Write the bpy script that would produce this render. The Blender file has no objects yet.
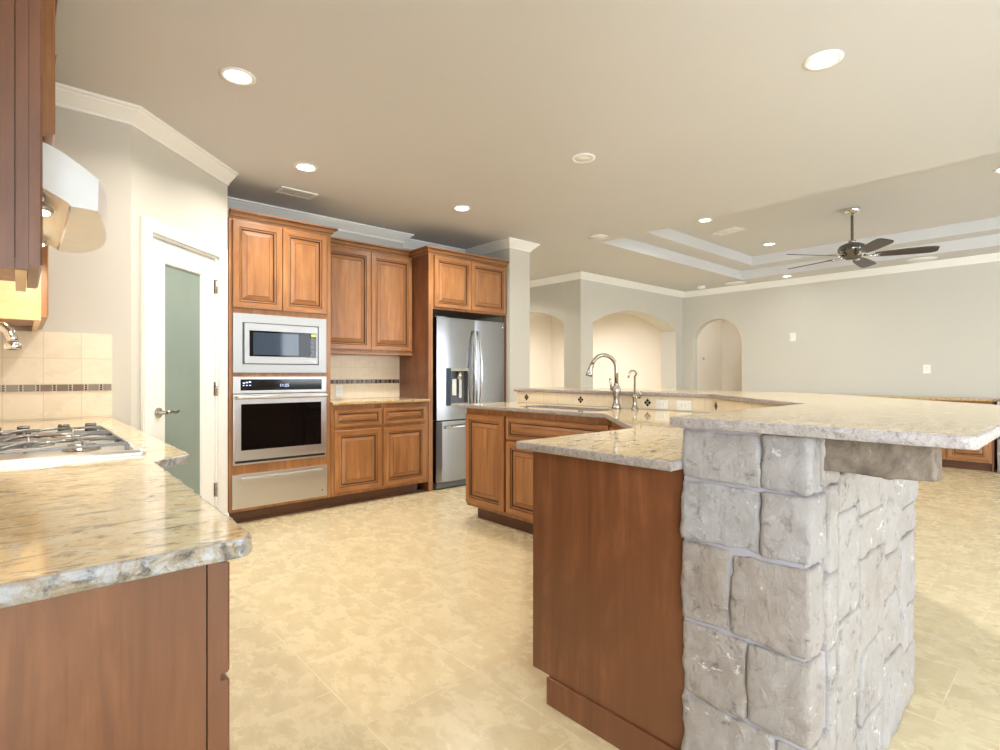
import bpy, bmesh, math, random
from mathutils import Vector, Matrix, noise
from mathutils.geometry import tessellate_polygon

random.seed(7)
PI = math.pi
S = bpy.context.scene
COL = S.collection

# ------------------------------------------------------------------ camera, exposure, sky
cam_d = bpy.data.cameras.new('camera')
cam = bpy.data.objects.new('camera', cam_d)
COL.objects.link(cam)
cam.location = (0, 0, 1.155)
cam.rotation_euler = (math.radians(90), 0, math.radians(-41.8))
cam_d.sensor_width = 36
cam_d.lens = 36 * 537 / 1000
cam_d.clip_start = 0.02
S.camera = cam
S.view_settings.view_transform = 'Standard'
S.view_settings.look = 'None'
S.view_settings.gamma = 1
S.view_settings.use_curve_mapping = False
S.view_settings.exposure = 0.47

world = bpy.data.worlds.new('world')
S.world = world
world.use_nodes = True
world.node_tree.nodes['Background'].inputs[0].default_value = (0.80, 0.90, 1.0, 1)
world.node_tree.nodes['Background'].inputs[1].default_value = 1.2


def area(name, loc, direction, sx, sy, power, color):
    d = bpy.data.lights.new(name, 'AREA')
    d.shape = 'RECTANGLE'
    d.size, d.size_y = sx, sy
    d.energy = power
    d.color = color
    o = bpy.data.objects.new(name, d)
    COL.objects.link(o)
    o.location = loc
    o.rotation_euler = Vector(direction).to_track_quat('-Z', 'Z').to_euler()
    return o


COOL = (0.74, 0.87, 1.0)
# daylight coming in through the windows behind the camera
area('daylight', (-1.05, -4.15, 1.45), (0.1, 1, 0), 1.6, 1.6, 110, COOL)
area('daylight', (2.1, -4.15, 1.25), (0, 1, 0), 1.7, 1.9, 36, COOL)
area('daylight', (5.4, -4.15, 1.25), (0, 1, 0), 1.5, 1.9, 48, (0.88, 0.94, 1.0))
area('daylight', (7.4, -4.15, 1.25), (0, 1, 0), 1.5, 1.9, 48, (0.88, 0.94, 1.0))
area('daylight', (-2.72, -2.4, 1.45), (1, 0.15, 0), 1.9, 1.6, 310, COOL)

sun_d = bpy.data.lights.new('sun', 'SUN')  # added out of view so that floor bounce brightens the ceiling
sun_d.energy = 11.0
sun_d.angle = math.radians(0.6)
sun_d.color = (0.74, 0.87, 1.0)
sun = bpy.data.objects.new('sun', sun_d)
COL.objects.link(sun)
sun.rotation_euler = Vector((0.25, 1.0, -0.95)).to_track_quat('-Z', 'Z').to_euler()

# ------------------------------------------------------------------ materials
def srgb(r, g, b):
    def f(c):
        c /= 255
        return c / 12.92 if c <= 0.04045 else ((c + 0.055) / 1.055) ** 2.4
    return (f(r), f(g), f(b), 1)


class NT:
    def __init__(self, name):
        self.m = bpy.data.materials.new(name)
        self.m.use_nodes = True
        self.t = self.m.node_tree
        self.b = self.t.nodes['Principled BSDF']

    def n(self, typ, **kw):
        nd = self.t.nodes.new('ShaderNode' + typ)
        for k, v in kw.items():
            setattr(nd, k, v)
        return nd

    def l(self, a, b):
        self.t.links.new(a, b)

    def set(self, **kw):
        for k, v in kw.items():
            self.b.inputs[k.replace('_', ' ')].default_value = v
        return self

    def coords(self, scale=(1, 1, 1), rot=(0, 0, 0), loc=(0, 0, 0)):
        tc = self.n('TexCoord')
        mp = self.n('Mapping')
        mp.inputs['Scale'].default_value = scale
        mp.inputs['Rotation'].default_value = rot
        mp.inputs['Location'].default_value = loc
        self.l(tc.outputs['Object'], mp.inputs['Vector'])
        return mp.outputs['Vector']

    def noise(self, vec, scale, detail=4, rough=0.55, dist=0.0):
        nd = self.n('TexNoise')
        nd.inputs['Scale'].default_value = scale
        nd.inputs['Detail'].default_value = detail
        nd.inputs['Roughness'].default_value = rough
        nd.inputs['Distortion'].default_value = dist
        self.l(vec, nd.inputs['Vector'])
        return nd.outputs['Fac']

    def ramp(self, fac, stops):
        r = self.n('ValToRGB')
        e = r.color_ramp.elements
        e[0].position, e[0].color = stops[0]
        e[1].position, e[1].color = stops[-1]
        for p, c in stops[1:-1]:
            x = e.new(p)
            x.color = c
        self.l(fac, r.inputs['Fac'])
        return r.outputs['Color']

    def mix(self, fac, a, b, mode='MIX'):
        m = self.n('Mix', data_type='RGBA', blend_type=mode)
        if isinstance(fac, (int, float)):
            m.inputs['Factor'].default_value = fac
        else:
            self.l(fac, m.inputs['Factor'])
        for sock, v in ((m.inputs['A'], a), (m.inputs['B'], b)):
            if isinstance(v, tuple):
                sock.default_value = v
            else:
                self.l(v, sock)
        return m.outputs['Result']

    def bump(self, h, strength=0.2, dist=0.01):
        b = self.n('Bump')
        b.inputs['Strength'].default_value = strength
        b.inputs['Distance'].default_value = dist
        self.l(h, b.inputs['Height'])
        self.l(b.outputs['Normal'], self.b.inputs['Normal'])

    def color(self, c):
        self.l(c, self.b.inputs['Base Color'])


W1 = (1, 1, 1, 1)
K1 = (0, 0, 0, 1)


def plain(name, col, rough=0.5, metal=0.0, **kw):
    n = NT(name)
    v = n.coords((1, 1, 1))
    f = n.noise(v, 9, 3)
    c2 = tuple(x * 0.93 for x in col[:3]) + (1,)
    n.color(n.ramp(f, [(0.3, c2), (0.7, col)]))
    n.set(Roughness=rough, Metallic=metal)
    n.set(**kw)
    return n.m


def wood(name, light, mid, dark, horizontal=False, rough=0.33, blotch=0.5):
    n = NT(name)
    sc = (1.3, 1.3, 13) if horizontal else (13, 13, 1.1)
    if horizontal:
        sc = (1.6, 1.6, 22)
    v = n.coords(sc)
    f = n.noise(v, 1.6, 6, 0.6, 0.6)
    c = n.ramp(f, [(0.25, dark), (0.5, mid), (0.75, light)])
    v2 = n.coords((2.2, 2.2, 1.2))
    f2 = n.noise(v2, 1.6, 4, 0.6, 0.8)
    d2 = tuple(x * 0.72 for x in mid[:3]) + (1,)
    c = n.mix(n.ramp(f2, [(0.42, (blotch,) * 3 + (1,)), (0.62, K1)]), c, d2)
    v3 = n.coords((60, 60, 3) if not horizontal else (5, 5, 90))
    f3 = n.noise(v3, 2.0, 2)
    c = n.mix(n.ramp(f3, [(0.58, K1), (0.75, (0.35,) * 3 + (1,))]), c, dark)
    n.color(c)
    n.set(Roughness=rough)
    n.b.inputs['Coat Weight'].default_value = 0.15
    n.b.inputs['Coat Roughness'].default_value = 0.2
    return n.m


M = {}
M['maple'] = wood('maple_wood', srgb(190, 138, 88), srgb(166, 112, 66), srgb(128, 80, 44))
M['maple_h'] = wood('maple_wood_rail', srgb(190, 136, 86), srgb(162, 108, 63), srgb(128, 78, 42), True)
M['glaze'] = plain('dark_glaze', srgb(66, 36, 19), 0.45)
M['cherry'] = wood('stained_veneer', srgb(150, 99, 68), srgb(126, 78, 49), srgb(98, 57, 35), blotch=0.8)
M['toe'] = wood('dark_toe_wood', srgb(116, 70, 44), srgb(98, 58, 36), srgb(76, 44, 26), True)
M['pale_wood'] = wood('pale_cabinet_wood', srgb(236, 206, 160), srgb(226, 192, 140), srgb(206, 168, 116), True)
M['dark'] = plain('shadow_black', srgb(16, 15, 14), 0.6)


def paint(name, col, rough=0.75):
    n = NT(name)
    v = n.coords((1, 1, 1))
    f = n.noise(v, 0.8, 2)
    c2 = tuple(x * 0.97 for x in col[:3]) + (1,)
    n.color(n.ramp(f, [(0.3, c2), (0.7, col)]))
    n.set(Roughness=rough)
    n.bump(n.noise(v, 140, 2), 0.05, 0.002)
    return n.m


M['wall'] = paint('wall_paint', srgb(208, 203, 191))
M['ceiling'] = paint('ceiling_paint', srgb(210, 208, 207))
M['cream_wall'] = paint('cream_plaster', srgb(238, 228, 212))
M['white'] = paint('white_enamel', srgb(244, 242, 236), 0.35)
M['white_plastic'] = plain('white_plastic', srgb(244, 243, 238), 0.35)


def granite(name, base, gold, taupe, dark, stretch=(3.2, 7.5, 4), rot=0.3, rough=0.07, edge=False):
    n = NT(name)
    v = n.coords(stretch, (0, 0, rot))
    f = n.noise(v, 2.1, 9, 0.68, 1.6)
    c = n.ramp(f, [(0.26, taupe), (0.38, base), (0.50, gold), (0.60, base), (0.74, taupe)])
    v2 = n.coords((stretch[0] * 2, stretch[1] * 2.2, stretch[2] * 2), (0, 0, rot), (3, 1, 0))
    f2 = n.noise(v2, 2.6, 6, 0.7, 0.5)
    c = n.mix(n.ramp(f2, [(0.51, K1), (0.66, (0.9,) * 3 + (1,))]), c, dark)
    v3 = n.coords((1, 1, 1))
    f3 = n.noise(v3, 75, 3, 0.7)
    c = n.mix(n.ramp(f3, [(0.60, K1), (0.68, (0.6,) * 3 + (1,))]), c, dark)
    f4 = n.noise(v3, 42, 3, 0.6)
    c = n.mix(n.ramp(f4, [(0.58, K1), (0.68, (0.5,) * 3 + (1,))]), c, tuple(min(1, x * 1.25) for x in base[:3]) + (1,))
    n.color(c)
    n.set(Roughness=rough)
    if edge:
        n.bump(n.noise(v3, 60, 5, 0.7), 0.5, 0.008)
    return n.m


M['granite'] = granite('polished_granite', srgb(226, 212, 180), srgb(214, 188, 144), srgb(176, 160, 132), srgb(104, 90, 72))
M['granite_edge'] = granite('chiselled_granite_edge', srgb(184, 186, 192), srgb(164, 146, 120), srgb(120, 122, 134),
                            srgb(52, 46, 44), (6, 6, 6), 0.6, 0.45, True)
M['granite_fine_edge'] = granite('speckled_granite_edge', srgb(170, 163, 163), srgb(162, 149, 139), srgb(142, 134, 136),
                                 srgb(112, 104, 102), (18, 18, 18), 0.6, 0.5, True)
M['granite_bar'] = granite('polished_bar_granite', srgb(214, 200, 170), srgb(206, 184, 146), srgb(194, 176, 146), srgb(152, 134, 110), (2.5, 7, 3), 0.5, 0.13)
M['granite_gold_edge'] = granite('golden_granite_edge', srgb(206, 182, 138), srgb(186, 146, 90), srgb(160, 136, 104),
                                 srgb(96, 76, 52), (6, 6, 6), 0.4, 0.3, True)


def floor_mat():
    n = NT('floor_tile')
    tc = n.n('TexCoord')
    sp = n.n('SeparateXYZ')
    n.l(tc.outputs['Object'], sp.inputs[0])
    cb = n.n('CombineXYZ')
    n.l(sp.outputs['Y'], cb.inputs['X'])
    n.l(sp.outputs['X'], cb.inputs['Y'])
    mp = n.n('Mapping')
    mp.inputs['Location'].default_value = (-0.375 + 0.005, 0.10, 0)
    n.l(cb.outputs[0], mp.inputs['Vector'])
    br = n.n('TexBrick')
    br.offset = 0.5
    br.inputs['Scale'].default_value = 1.0
    br.inputs['Brick Width'].default_value = 0.5
    br.inputs['Row Height'].default_value = 0.475
    br.inputs['Mortar Size'].default_value = 0.0028
    br.inputs['Mortar Smooth'].default_value = 0.3
    br.inputs['Color1'].default_value = (0.30, 0.30, 0.30, 1)
    br.inputs['Color2'].default_value = (0.70, 0.70, 0.70, 1)
    n.l(mp.outputs[0], br.inputs['Vector'])
    v = n.coords((3.0, 2.0, 1), (0, 0, 0.3))
    # each tile gets its own piece of pattern
    add = n.n('VectorMath', operation='ADD')
    n.l(v, add.inputs[0])
    sc = n.n('VectorMath', operation='SCALE')
    sc.inputs['Scale'].default_value = 9.0
    n.l(br.outputs['Color'], sc.inputs[0])
    n.l(sc.outputs[0], add.inputs[1])
    f = n.noise(add.outputs[0], 3.4, 6, 0.66, 0.2)
    c = n.ramp(f, [(0.30, srgb(207, 189, 151)), (0.50, srgb(216, 200, 162)), (0.70, srgb(222, 207, 171))])
    sv = n.n('VectorMath', operation='MULTIPLY')
    n.l(add.outputs[0], sv.inputs[0])
    sv.inputs[1].default_value = (2.8, 1.5, 1.0)
    f2 = n.noise(sv.outputs[0], 2.6, 8, 0.74, 0.6)
    c = n.mix(n.ramp(f2, [(0.46, K1), (0.74, (0.55,) * 3 + (1,))]), c, srgb(188, 164, 124))
    f3 = n.noise(sv.outputs[0], 3.2, 4, 0.6, 2.2)
    c = n.mix(n.ramp(f3, [(0.485, K1), (0.50, (0.32,) * 3 + (1,)), (0.515, K1)]), c, srgb(170, 146, 110))
    c = n.mix(n.ramp(br.outputs['Fac'], [(0.0, K1), (1.0, (0.75,) * 3 + (1,))]), c, srgb(230, 217, 186))
    n.color(c)
    r = n.ramp(f, [(0.3, (0.22,) * 3 + (1,)), (0.7, (0.32,) * 3 + (1,))])
    n.l(r, n.b.inputs['Roughness'])
    inv = n.ramp(br.outputs['Fac'], [(0.0, W1), (1.0, K1)])
    n.bump(inv, 0.25, 0.002)
    return n.m


M['floor'] = floor_mat()


def tile_mat(name, w, h, axis, loc=(0, 0, 0), off=0.0):
    """travertine wall tiles; axis: 'x' plane spans X-Z, 'y' spans Y-Z"""
    n = NT(name)
    tc = n.n('TexCoord')
    sp = n.n('SeparateXYZ')
    n.l(tc.outputs['Object'], sp.inputs[0])
    cb = n.n('CombineXYZ')
    n.l(sp.outputs['X' if axis == 'x' else 'Y'], cb.inputs['X'])
    n.l(sp.outputs['Z'], cb.inputs['Y'])
    mp = n.n('Mapping')
    mp.inputs['Location'].default_value = loc
    n.l(cb.outputs[0], mp.inputs['Vector'])
    br = n.n('TexBrick')
    br.offset = off
    br.inputs['Scale'].default_value = 1
    br.inputs['Brick Width'].default_value = w
    br.inputs['Row Height'].default_value = h
    br.inputs['Mortar Size'].default_value = 0.0016
    br.inputs['Mortar Smooth'].default_value = 0.2
    br.inputs['Color1'].default_value = (0.2, 0.2, 0.2, 1)
    br.inputs['Color2'].default_value = (0.8, 0.8, 0.8, 1)
    n.l(mp.outputs[0], br.inputs['Vector'])
    v = n.coords((4, 4, 6))
    add = n.n('VectorMath', operation='ADD')
    n.l(v, add.inputs[0])
    n.l(br.outputs['Color'], add.inputs[1])
    f = n.noise(add.outputs[0], 1.8, 6, 0.6, 1.0)
    c = n.ramp(f, [(0.3, srgb(224, 204, 172)), (0.5, srgb(234, 220, 195)), (0.7, srgb(229, 211, 181))])
    c = n.mix(n.ramp(br.outputs['Color'], [(0.2, K1), (0.8, (0.35,) * 3 + (1,))]), c, srgb(240, 228, 204))
    c = n.mix(br.outputs['Fac'], c, srgb(214, 194, 160))
    n.color(c)
    n.set(Roughness=0.35)
    inv = n.ramp(br.outputs['Fac'], [(0.0, W1), (1.0, K1)])
    n.bump(inv, 0.3, 0.002)
    return n.m


M['tile_x'] = tile_mat('travertine_tile', 0.156, 0.155, 'x', (0.0, 0.0, 0))
M['accent_brown'] = plain('accent_brown', srgb(120, 92, 74), 0.25)
M['accent_slate'] = plain('accent_slate', srgb(136, 120, 104), 0.25)
M['accent_black'] = plain('accent_black', srgb(48, 34, 26), 0.2)
M['grout'] = plain('grout', srgb(222, 204, 172), 0.8)


def steel(name, col, rough, scale=(2, 2, 120)):
    n = NT(name)
    v = n.coords(scale)
    f = n.noise(v, 3, 2)
    n.color(n.ramp(f, [(0.35, tuple(x * 0.95 for x in col[:3]) + (1,)), (0.65, col)]))
    n.l(n.ramp(f, [(0.35, (rough * 0.85,) * 3 + (1,)), (0.65, (rough * 1.15,) * 3 + (1,))]), n.b.inputs['Roughness'])
    n.set(Metallic=1.0)
    return n.m


M['steel'] = steel('brushed_steel', srgb(160, 160, 162), 0.20)
M['steel_trim'] = steel('satin_steel', srgb(212, 211, 210), 0.33)
M['hood_metal'] = plain('brushed_pale_metal', srgb(226, 226, 226), 0.38, 0.35)
M['dark_chrome'] = plain('dark_chrome', srgb(120, 119, 118), 0.12, 1.0)
M['trim_steel'] = steel('pale_trim_steel', srgb(188, 188, 188), 0.42)
M['chrome'] = plain('chrome', srgb(222, 222, 222), 0.09, 1.0)
M['nickel'] = plain('brushed_nickel', srgb(176, 170, 160), 0.24, 1.0)
M['iron'] = plain('cast_iron', srgb(128, 127, 127), 0.28, 0.7)
M['black_glass'] = plain('black_glass', srgb(9, 9, 10), 0.05, 0.0, Specular_IOR_Level=0.28)
M['blue_glass'] = plain('tinted_glass', srgb(52, 66, 84), 0.05)
M['panel_black'] = plain('control_black', srgb(14, 16, 22), 0.08)
M['grey_plastic'] = plain('grey_plastic', srgb(104, 108, 114), 0.35)
M['fan_blade'] = wood('walnut_blade', srgb(74, 62, 54), srgb(58, 48, 42), srgb(40, 33, 30), True, 0.4)


def emit(name, col, s):
    n = NT(name)
    n.set(Base_Color=col, Roughness=0.4)
    n.b.inputs['Emission Color'].default_value = col
    n.b.inputs['Emission Strength'].default_value = s
    return n.m


M['lamp'] = emit('lamp_lens', (1.0, 0.95, 0.86, 1), 9.0)
M['hood_lamp'] = emit('hood_lamp_lens', (1.0, 0.90, 0.74, 1), 14.0)
M['digits'] = emit('lit_digits', srgb(190, 215, 255), 0.8)
M['lcd'] = emit('lit_display', srgb(210, 220, 60), 0.9)


def frosted():
    n = NT('frosted_glass')
    v = n.coords((1, 1, 1))
    f = n.noise(v, 2.2, 3)
    n.color(n.ramp(f, [(0.3, srgb(152, 167, 157)), (0.7, srgb(162, 176, 166))]))
    n.set(Roughness=0.16)
    n.b.inputs['Transmission Weight'].default_value = 0.25
    return n.m


M['frosted'] = frosted()


def clear_glass():
    n = NT('window_glass')
    tr = n.n('BsdfTransparent')
    gl = n.n('BsdfGlossy')
    gl.inputs['Roughness'].default_value = 0.02
    fr = n.n('Fresnel')
    mx = n.n('MixShader')
    n.l(fr.outputs[0], mx.inputs[0])
    n.l(tr.outputs[0], mx.inputs[1])
    n.l(gl.outputs[0], mx.inputs[2])
    n.l(mx.outputs[0], n.t.nodes['Material Output'].inputs['Surface'])
    return n.m


M['clear'] = clear_glass()


def stone():
    n = NT('limestone')
    v = n.coords((1, 1, 1))
    at = n.n('Attribute')
    at.attribute_name = 'tone'
    f = n.noise(v, 5, 8, 0.65, 0.6)
    c = n.ramp(f, [(0.25, srgb(138, 120, 106)), (0.42, srgb(174, 161, 150)), (0.6, srgb(190, 181, 174)), (0.78, srgb(152, 134, 119))])
    tone = n.ramp(at.outputs['Fac'], [(0.0, srgb(160, 143, 130)), (0.5, srgb(182, 172, 163)), (1.0, srgb(180, 180, 186))])
    c = n.mix(0.40, c, tone)
    f2 = n.noise(v, 22, 7, 0.72, 0.4)
    c = n.mix(n.ramp(f2, [(0.56, K1), (0.70, (0.8,) * 3 + (1,))]), c, srgb(108, 93, 84))
    f3 = n.noise(n.coords((1, 1, 1), (0, 0, 0), (4, 2, 7)), 17, 6, 0.75, 1.0)
    c = n.mix(n.ramp(f3, [(0.61, K1), (0.67, (0.9,) * 3 + (1,))]), c, srgb(236, 230, 224))
    n.color(c)
    n.set(Roughness=0.8)
    n.bump(n.noise(v, 36, 9, 0.78, 0.5), 0.9, 0.018)
    return n.m


M['stone'] = stone()


def shaded_brown_stone():
    n = NT('shaded_brown_stone')
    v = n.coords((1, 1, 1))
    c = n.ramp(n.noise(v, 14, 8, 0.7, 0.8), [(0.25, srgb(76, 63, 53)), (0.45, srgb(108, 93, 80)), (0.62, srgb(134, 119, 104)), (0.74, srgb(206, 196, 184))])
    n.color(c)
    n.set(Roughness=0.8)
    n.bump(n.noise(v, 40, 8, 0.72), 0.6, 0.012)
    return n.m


M['shaded_corbel_stone'] = shaded_brown_stone()  # brown stone, darkened to carry the shade of the bar overhang
M['mortar'] = plain('mortar', srgb(166, 159, 164), 0.9)


# ------------------------------------------------------------------ mesh helpers
class MB:
    """collects shapes into one mesh; M maps local to world"""

    def __init__(self, mat=None):
        self.v, self.f, self.mi, self.sm = [], [], [], []
        self.M = mat or Matrix.Identity(4)
        self.tone = None

    def add(self, vs, fs, mi=0, smooth=False):
        o = len(self.v)
        for p in vs:
            self.v.append(self.M @ Vector(p))
        for i, f in enumerate(fs):
            self.f.append([o + k for k in f])
            self.mi.append(mi[i] if isinstance(mi, list) else mi)
            self.sm.append(smooth)
        return self

    def box(self, x0, y0, z0, x1, y1, z1, mi=0):
        vs = [(x0, y0, z0), (x1, y0, z0), (x1, y1, z0), (x0, y1, z0), (x0, y0, z1), (x1, y0, z1), (x1, y1, z1), (x0, y1, z1)]
        fs = [(0, 3, 2, 1), (4, 5, 6, 7), (0, 1, 5, 4), (1, 2, 6, 5), (2, 3, 7, 6), (3, 0, 4, 7)]
        return self.add(vs, fs, mi)

    def cbox(self, x0, y0, z0, x1, y1, z1, c=0.003, mi=0):
        """box with chamfered edges"""
        bm = bmesh.new()
        bmesh.ops.create_cube(bm, size=1)
        for v in bm.verts:
            v.co = Vector(((x0 + x1) / 2 + v.co.x * (x1 - x0), (y0 + y1) / 2 + v.co.y * (y1 - y0), (z0 + z1) / 2 + v.co.z * (z1 - z0)))
        c = min(c, abs(x1 - x0) * .45, abs(y1 - y0) * .45, abs(z1 - z0) * .45)
        bmesh.ops.bevel(bm, geom=bm.edges[:], offset=c, segments=2, profile=0.6, affect='EDGES')
        bm.verts.index_update()
        self.add([v.co.copy() for v in bm.verts], [[v.index for v in f.verts] for f in bm.faces], mi)
        bm.free()
        return self

    def prism(self, poly, z0, z1, mi=0):
        n = len(poly)
        vs = [(p[0], p[1], z0) for p in poly] + [(p[0], p[1], z1) for p in poly]
        a = sum(poly[i][0] * poly[(i + 1) % n][1] - poly[(i + 1) % n][0] * poly[i][1] for i in range(n))
        rng = list(range(n))
        bot, top = rng[::-1], [i + n for i in rng]
        sides = [(i, (i + 1) % n, (i + 1) % n + n, i + n) for i in rng]
        if a < 0:
            bot, top = bot[::-1], top[::-1]
            sides = [s[::-1] for s in sides]
        return self.add(vs, [bot, top] + sides, mi)

    def loft(self, rings, mi=0, caps=True, smooth=True, closed=True):
        n = len(rings[0])
        vs = [p for r in rings for p in r]
        fs = []
        for k in range(len(rings) - 1):
            for i in range(n if closed else n - 1):
                j = (i + 1) % n
                fs.append((k * n + i, k * n + j, (k + 1) * n + j, (k + 1) * n + i))
        self.add(vs, fs, mi, smooth)
        if caps:
            o = (len(rings) - 1) * n
            self.add(vs, [list(range(n))[::-1], [o + i for i in range(n)]], mi, False)
        return self

    def lathe(self, prof, c=(0, 0, 0), axis='z', seg=24, mi=0, smooth=True):
        rings = []
        for r, h in prof:
            ring = []
            for i in range(seg):
                a = 2 * PI * i / seg
                x, y = r * math.cos(a), r * math.sin(a)
                if axis == 'z':
                    p = (c[0] + x, c[1] + y, c[2] + h)
                elif axis == 'x':
                    p = (c[0] + h, c[1] + x, c[2] + y)
                else:
                    p = (c[0] + y, c[1] + h, c[2] + x)
                ring.append(p)
            rings.append(ring)
        return self.loft(rings, mi, True, smooth)

    def tube(self, pts, r, seg=10, mi=0):
        pts = [Vector(p) for p in pts]
        rr = r if isinstance(r, (list, tuple)) else [r] * len(pts)
        rings = []
        up = None
        for i, p in enumerate(pts):
            t = (pts[min(i + 1, len(pts) - 1)] - pts[max(i - 1, 0)]).normalized()
            if up is None:
                up = Vector((0, 0, 1)) if abs(t.z) < 0.9 else Vector((1, 0, 0))
            s = t.cross(up).normalized()
            up = s.cross(t).normalized()
            rings.append([p + (s * math.cos(2 * PI * k / seg) + up * math.sin(2 * PI * k / seg)) * rr[i] for k in range(seg)])
        return self.loft(rings, mi)

    def sweep(self, path, prof, mi=0, left=True):
        """profile (out, z) swept along a plan path with mitres; out is to the right of travel"""
        P = [Vector((p[0], p[1])) for p in path]
        rings = []
        for i, p in enumerate(P):
            d0 = (P[i] - P[i - 1]).normalized() if i else None
            d1 = (P[i + 1] - P[i]).normalized() if i < len(P) - 1 else None
            d0 = d0 or d1
            d1 = d1 or d0
            n0, n1 = Vector((d0.y, -d0.x)), Vector((d1.y, -d1.x))
            m = (n0 + n1)
            m = m / (1 + n0.dot(n1))
            rings.append([(p.x + m.x * o, p.y + m.y * o, z) for o, z in prof])
        return self.loft(rings, mi, True, False)


def obj(name, mb, mats, parent=None, base=None, kind=None, smooth_angle=None):
    if not isinstance(mats, (list, tuple)):
        mats = [mats]
    if base is None and parent is None:
        xs = [v.x for v in mb.v]
        ys = [v.y for v in mb.v]
        base = Vector(((min(xs) + max(xs)) / 2, (min(ys) + max(ys)) / 2, min(v.z for v in mb.v)))
    off = Vector(base) if base is not None else Vector(parent['_base'])
    me = bpy.data.meshes.new(name)
    me.from_pydata([tuple(v - off) for v in mb.v], [], mb.f)
    for m in mats:
        me.materials.append(M[m] if isinstance(m, str) else m)
    for p, i, s in zip(me.polygons, mb.mi, mb.sm):
        p.material_index = i
        p.use_smooth = s
    if mb.tone:
        a = me.attributes.new('tone', 'FLOAT', 'POINT')
        a.data.foreach_set('value', mb.tone)
    bm = bmesh.new()
    bm.from_mesh(me)
    bmesh.ops.remove_doubles(bm, verts=bm.verts, dist=1e-6)
    bmesh.ops.recalc_face_normals(bm, faces=bm.faces)
    bm.to_mesh(me)
    bm.free()
    o = bpy.data.objects.new(name, me)
    COL.objects.link(o)
    if parent is not None:
        o.parent = parent
        o['_base'] = list(off)
        if base is not None:
            o.location = Vector(base) - Vector(parent['_base'])
    else:
        o.location = off
        o['_base'] = list(off)
    if kind:
        o['kind'] = kind
    return o


def tag(o, label, cat, group=None):
    o['label'] = label
    o['category'] = cat
    if group:
        o['group'] = group
    return o


def thing(name, base, label, cat, group=None):
    o = bpy.data.objects.new(name, None)
    COL.objects.link(o)
    o.location = base
    o['_base'] = list(base)
    o.empty_display_size = 0.1
    return tag(o, label, cat, group)


def dup(root, loc, label=None, rotz=None):
    r = root.copy()
    COL.objects.link(r)
    r.location = loc
    if rotz is not None:
        r.rotation_euler = (0, 0, rotz)
    if label:
        r['label'] = label
    for ch in root.children:
        c = ch.copy()
        COL.objects.link(c)
        c.parent = r
        for g in ch.children:
            d = g.copy()
            COL.objects.link(d)
            d.parent = c
    return r


def struct(name, mb, mats, **kw):
    return obj(name, mb, mats, kind='structure', **kw)


def frame(origin, u, n):
    """local x along u, local y up, local z out along n"""
    u, n = Vector(u).normalized(), Vector(n).normalized()
    m = Matrix.Identity(4)
    for i in range(3):
        m[i][0], m[i][1], m[i][2] = u[i], (0, 0, 1)[i], n[i]
        m[i][3] = origin[i]
    return m


DOORP = [(0, 0, 0), (0, .018, 0), (.004, .022, 0), (.046, .022, 0), (.049, .016, 2), (.054, .020, 1), (.061, .018, 1), (.065, .010, 2),
         (.070, .010, 2), (.100, .0195, 1), (.103, .0195, 2), (.106, .0205, 1)]


def raised(name, parent, org, u, n, w, h, k=1.0, mats=('maple', 'maple_h', 'glaze'), th=1.0):
    """raised panel door or drawer front; org = lower left corner on the cabinet face"""
    mb = MB(frame(org, u, n))
    k = min(k, 0.46 * min(w, h) / 0.106)
    rings = []
    for ins, d, g in DOORP:
        i = ins * k
        d *= th
        rings.append([(i, i, d), (w - i, i, d), (w - i, h - i, d), (i, h - i, d)])
    vs = [p for r in rings for p in r]
    fs, mi = [], []
    for r in range(len(rings) - 1):
        g = DOORP[r + 1][2]
        for s in range(4):
            t = (s + 1) % 4
            fs.append((r * 4 + s, r * 4 + t, r * 4 + 4 + t, r * 4 + 4 + s))
            mi.append(2 if g == 2 else (1 if s in (0, 2) else 0))
    L = (len(rings) - 1) * 4
    fs += [(3, 2, 1, 0), (L, L + 1, L + 2, L + 3)]
    mi += [0, 0 if h >= w * 0.7 else 1]
    mb.add(vs, fs, mi)
    return obj(name, mb, list(mats), parent)


def resample(poly, step, radius=None):
    """polygon with rounded corners cut into short steps"""
    n = len(poly)
    P = [Vector((p[0], p[1])) for p in poly]
    out = []
    for i in range(n):
        r = (radius[i] if isinstance(radius, (list, tuple)) else radius) or 0.0
        a, b, c = P[i - 1], P[i], P[(i + 1) % n]
        if r > 0:
            d0, d1 = (a - b).normalized(), (c - b).normalized()
            s, e = b + d0 * r, b + d1 * r
            for k in range(6):
                t = k / 5
                out.append(s * (1 - t) ** 2 + b * 2 * t * (1 - t) + e * t * t)
        else:
            out.append(b)
    res = []
    m = len(out)
    for i in range(m):
        a, b = out[i], out[(i + 1) % m]
        k = max(1, int((b - a).length / step))
        for j in range(k):
            res.append(a.lerp(b, j / k))
    return res


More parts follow.
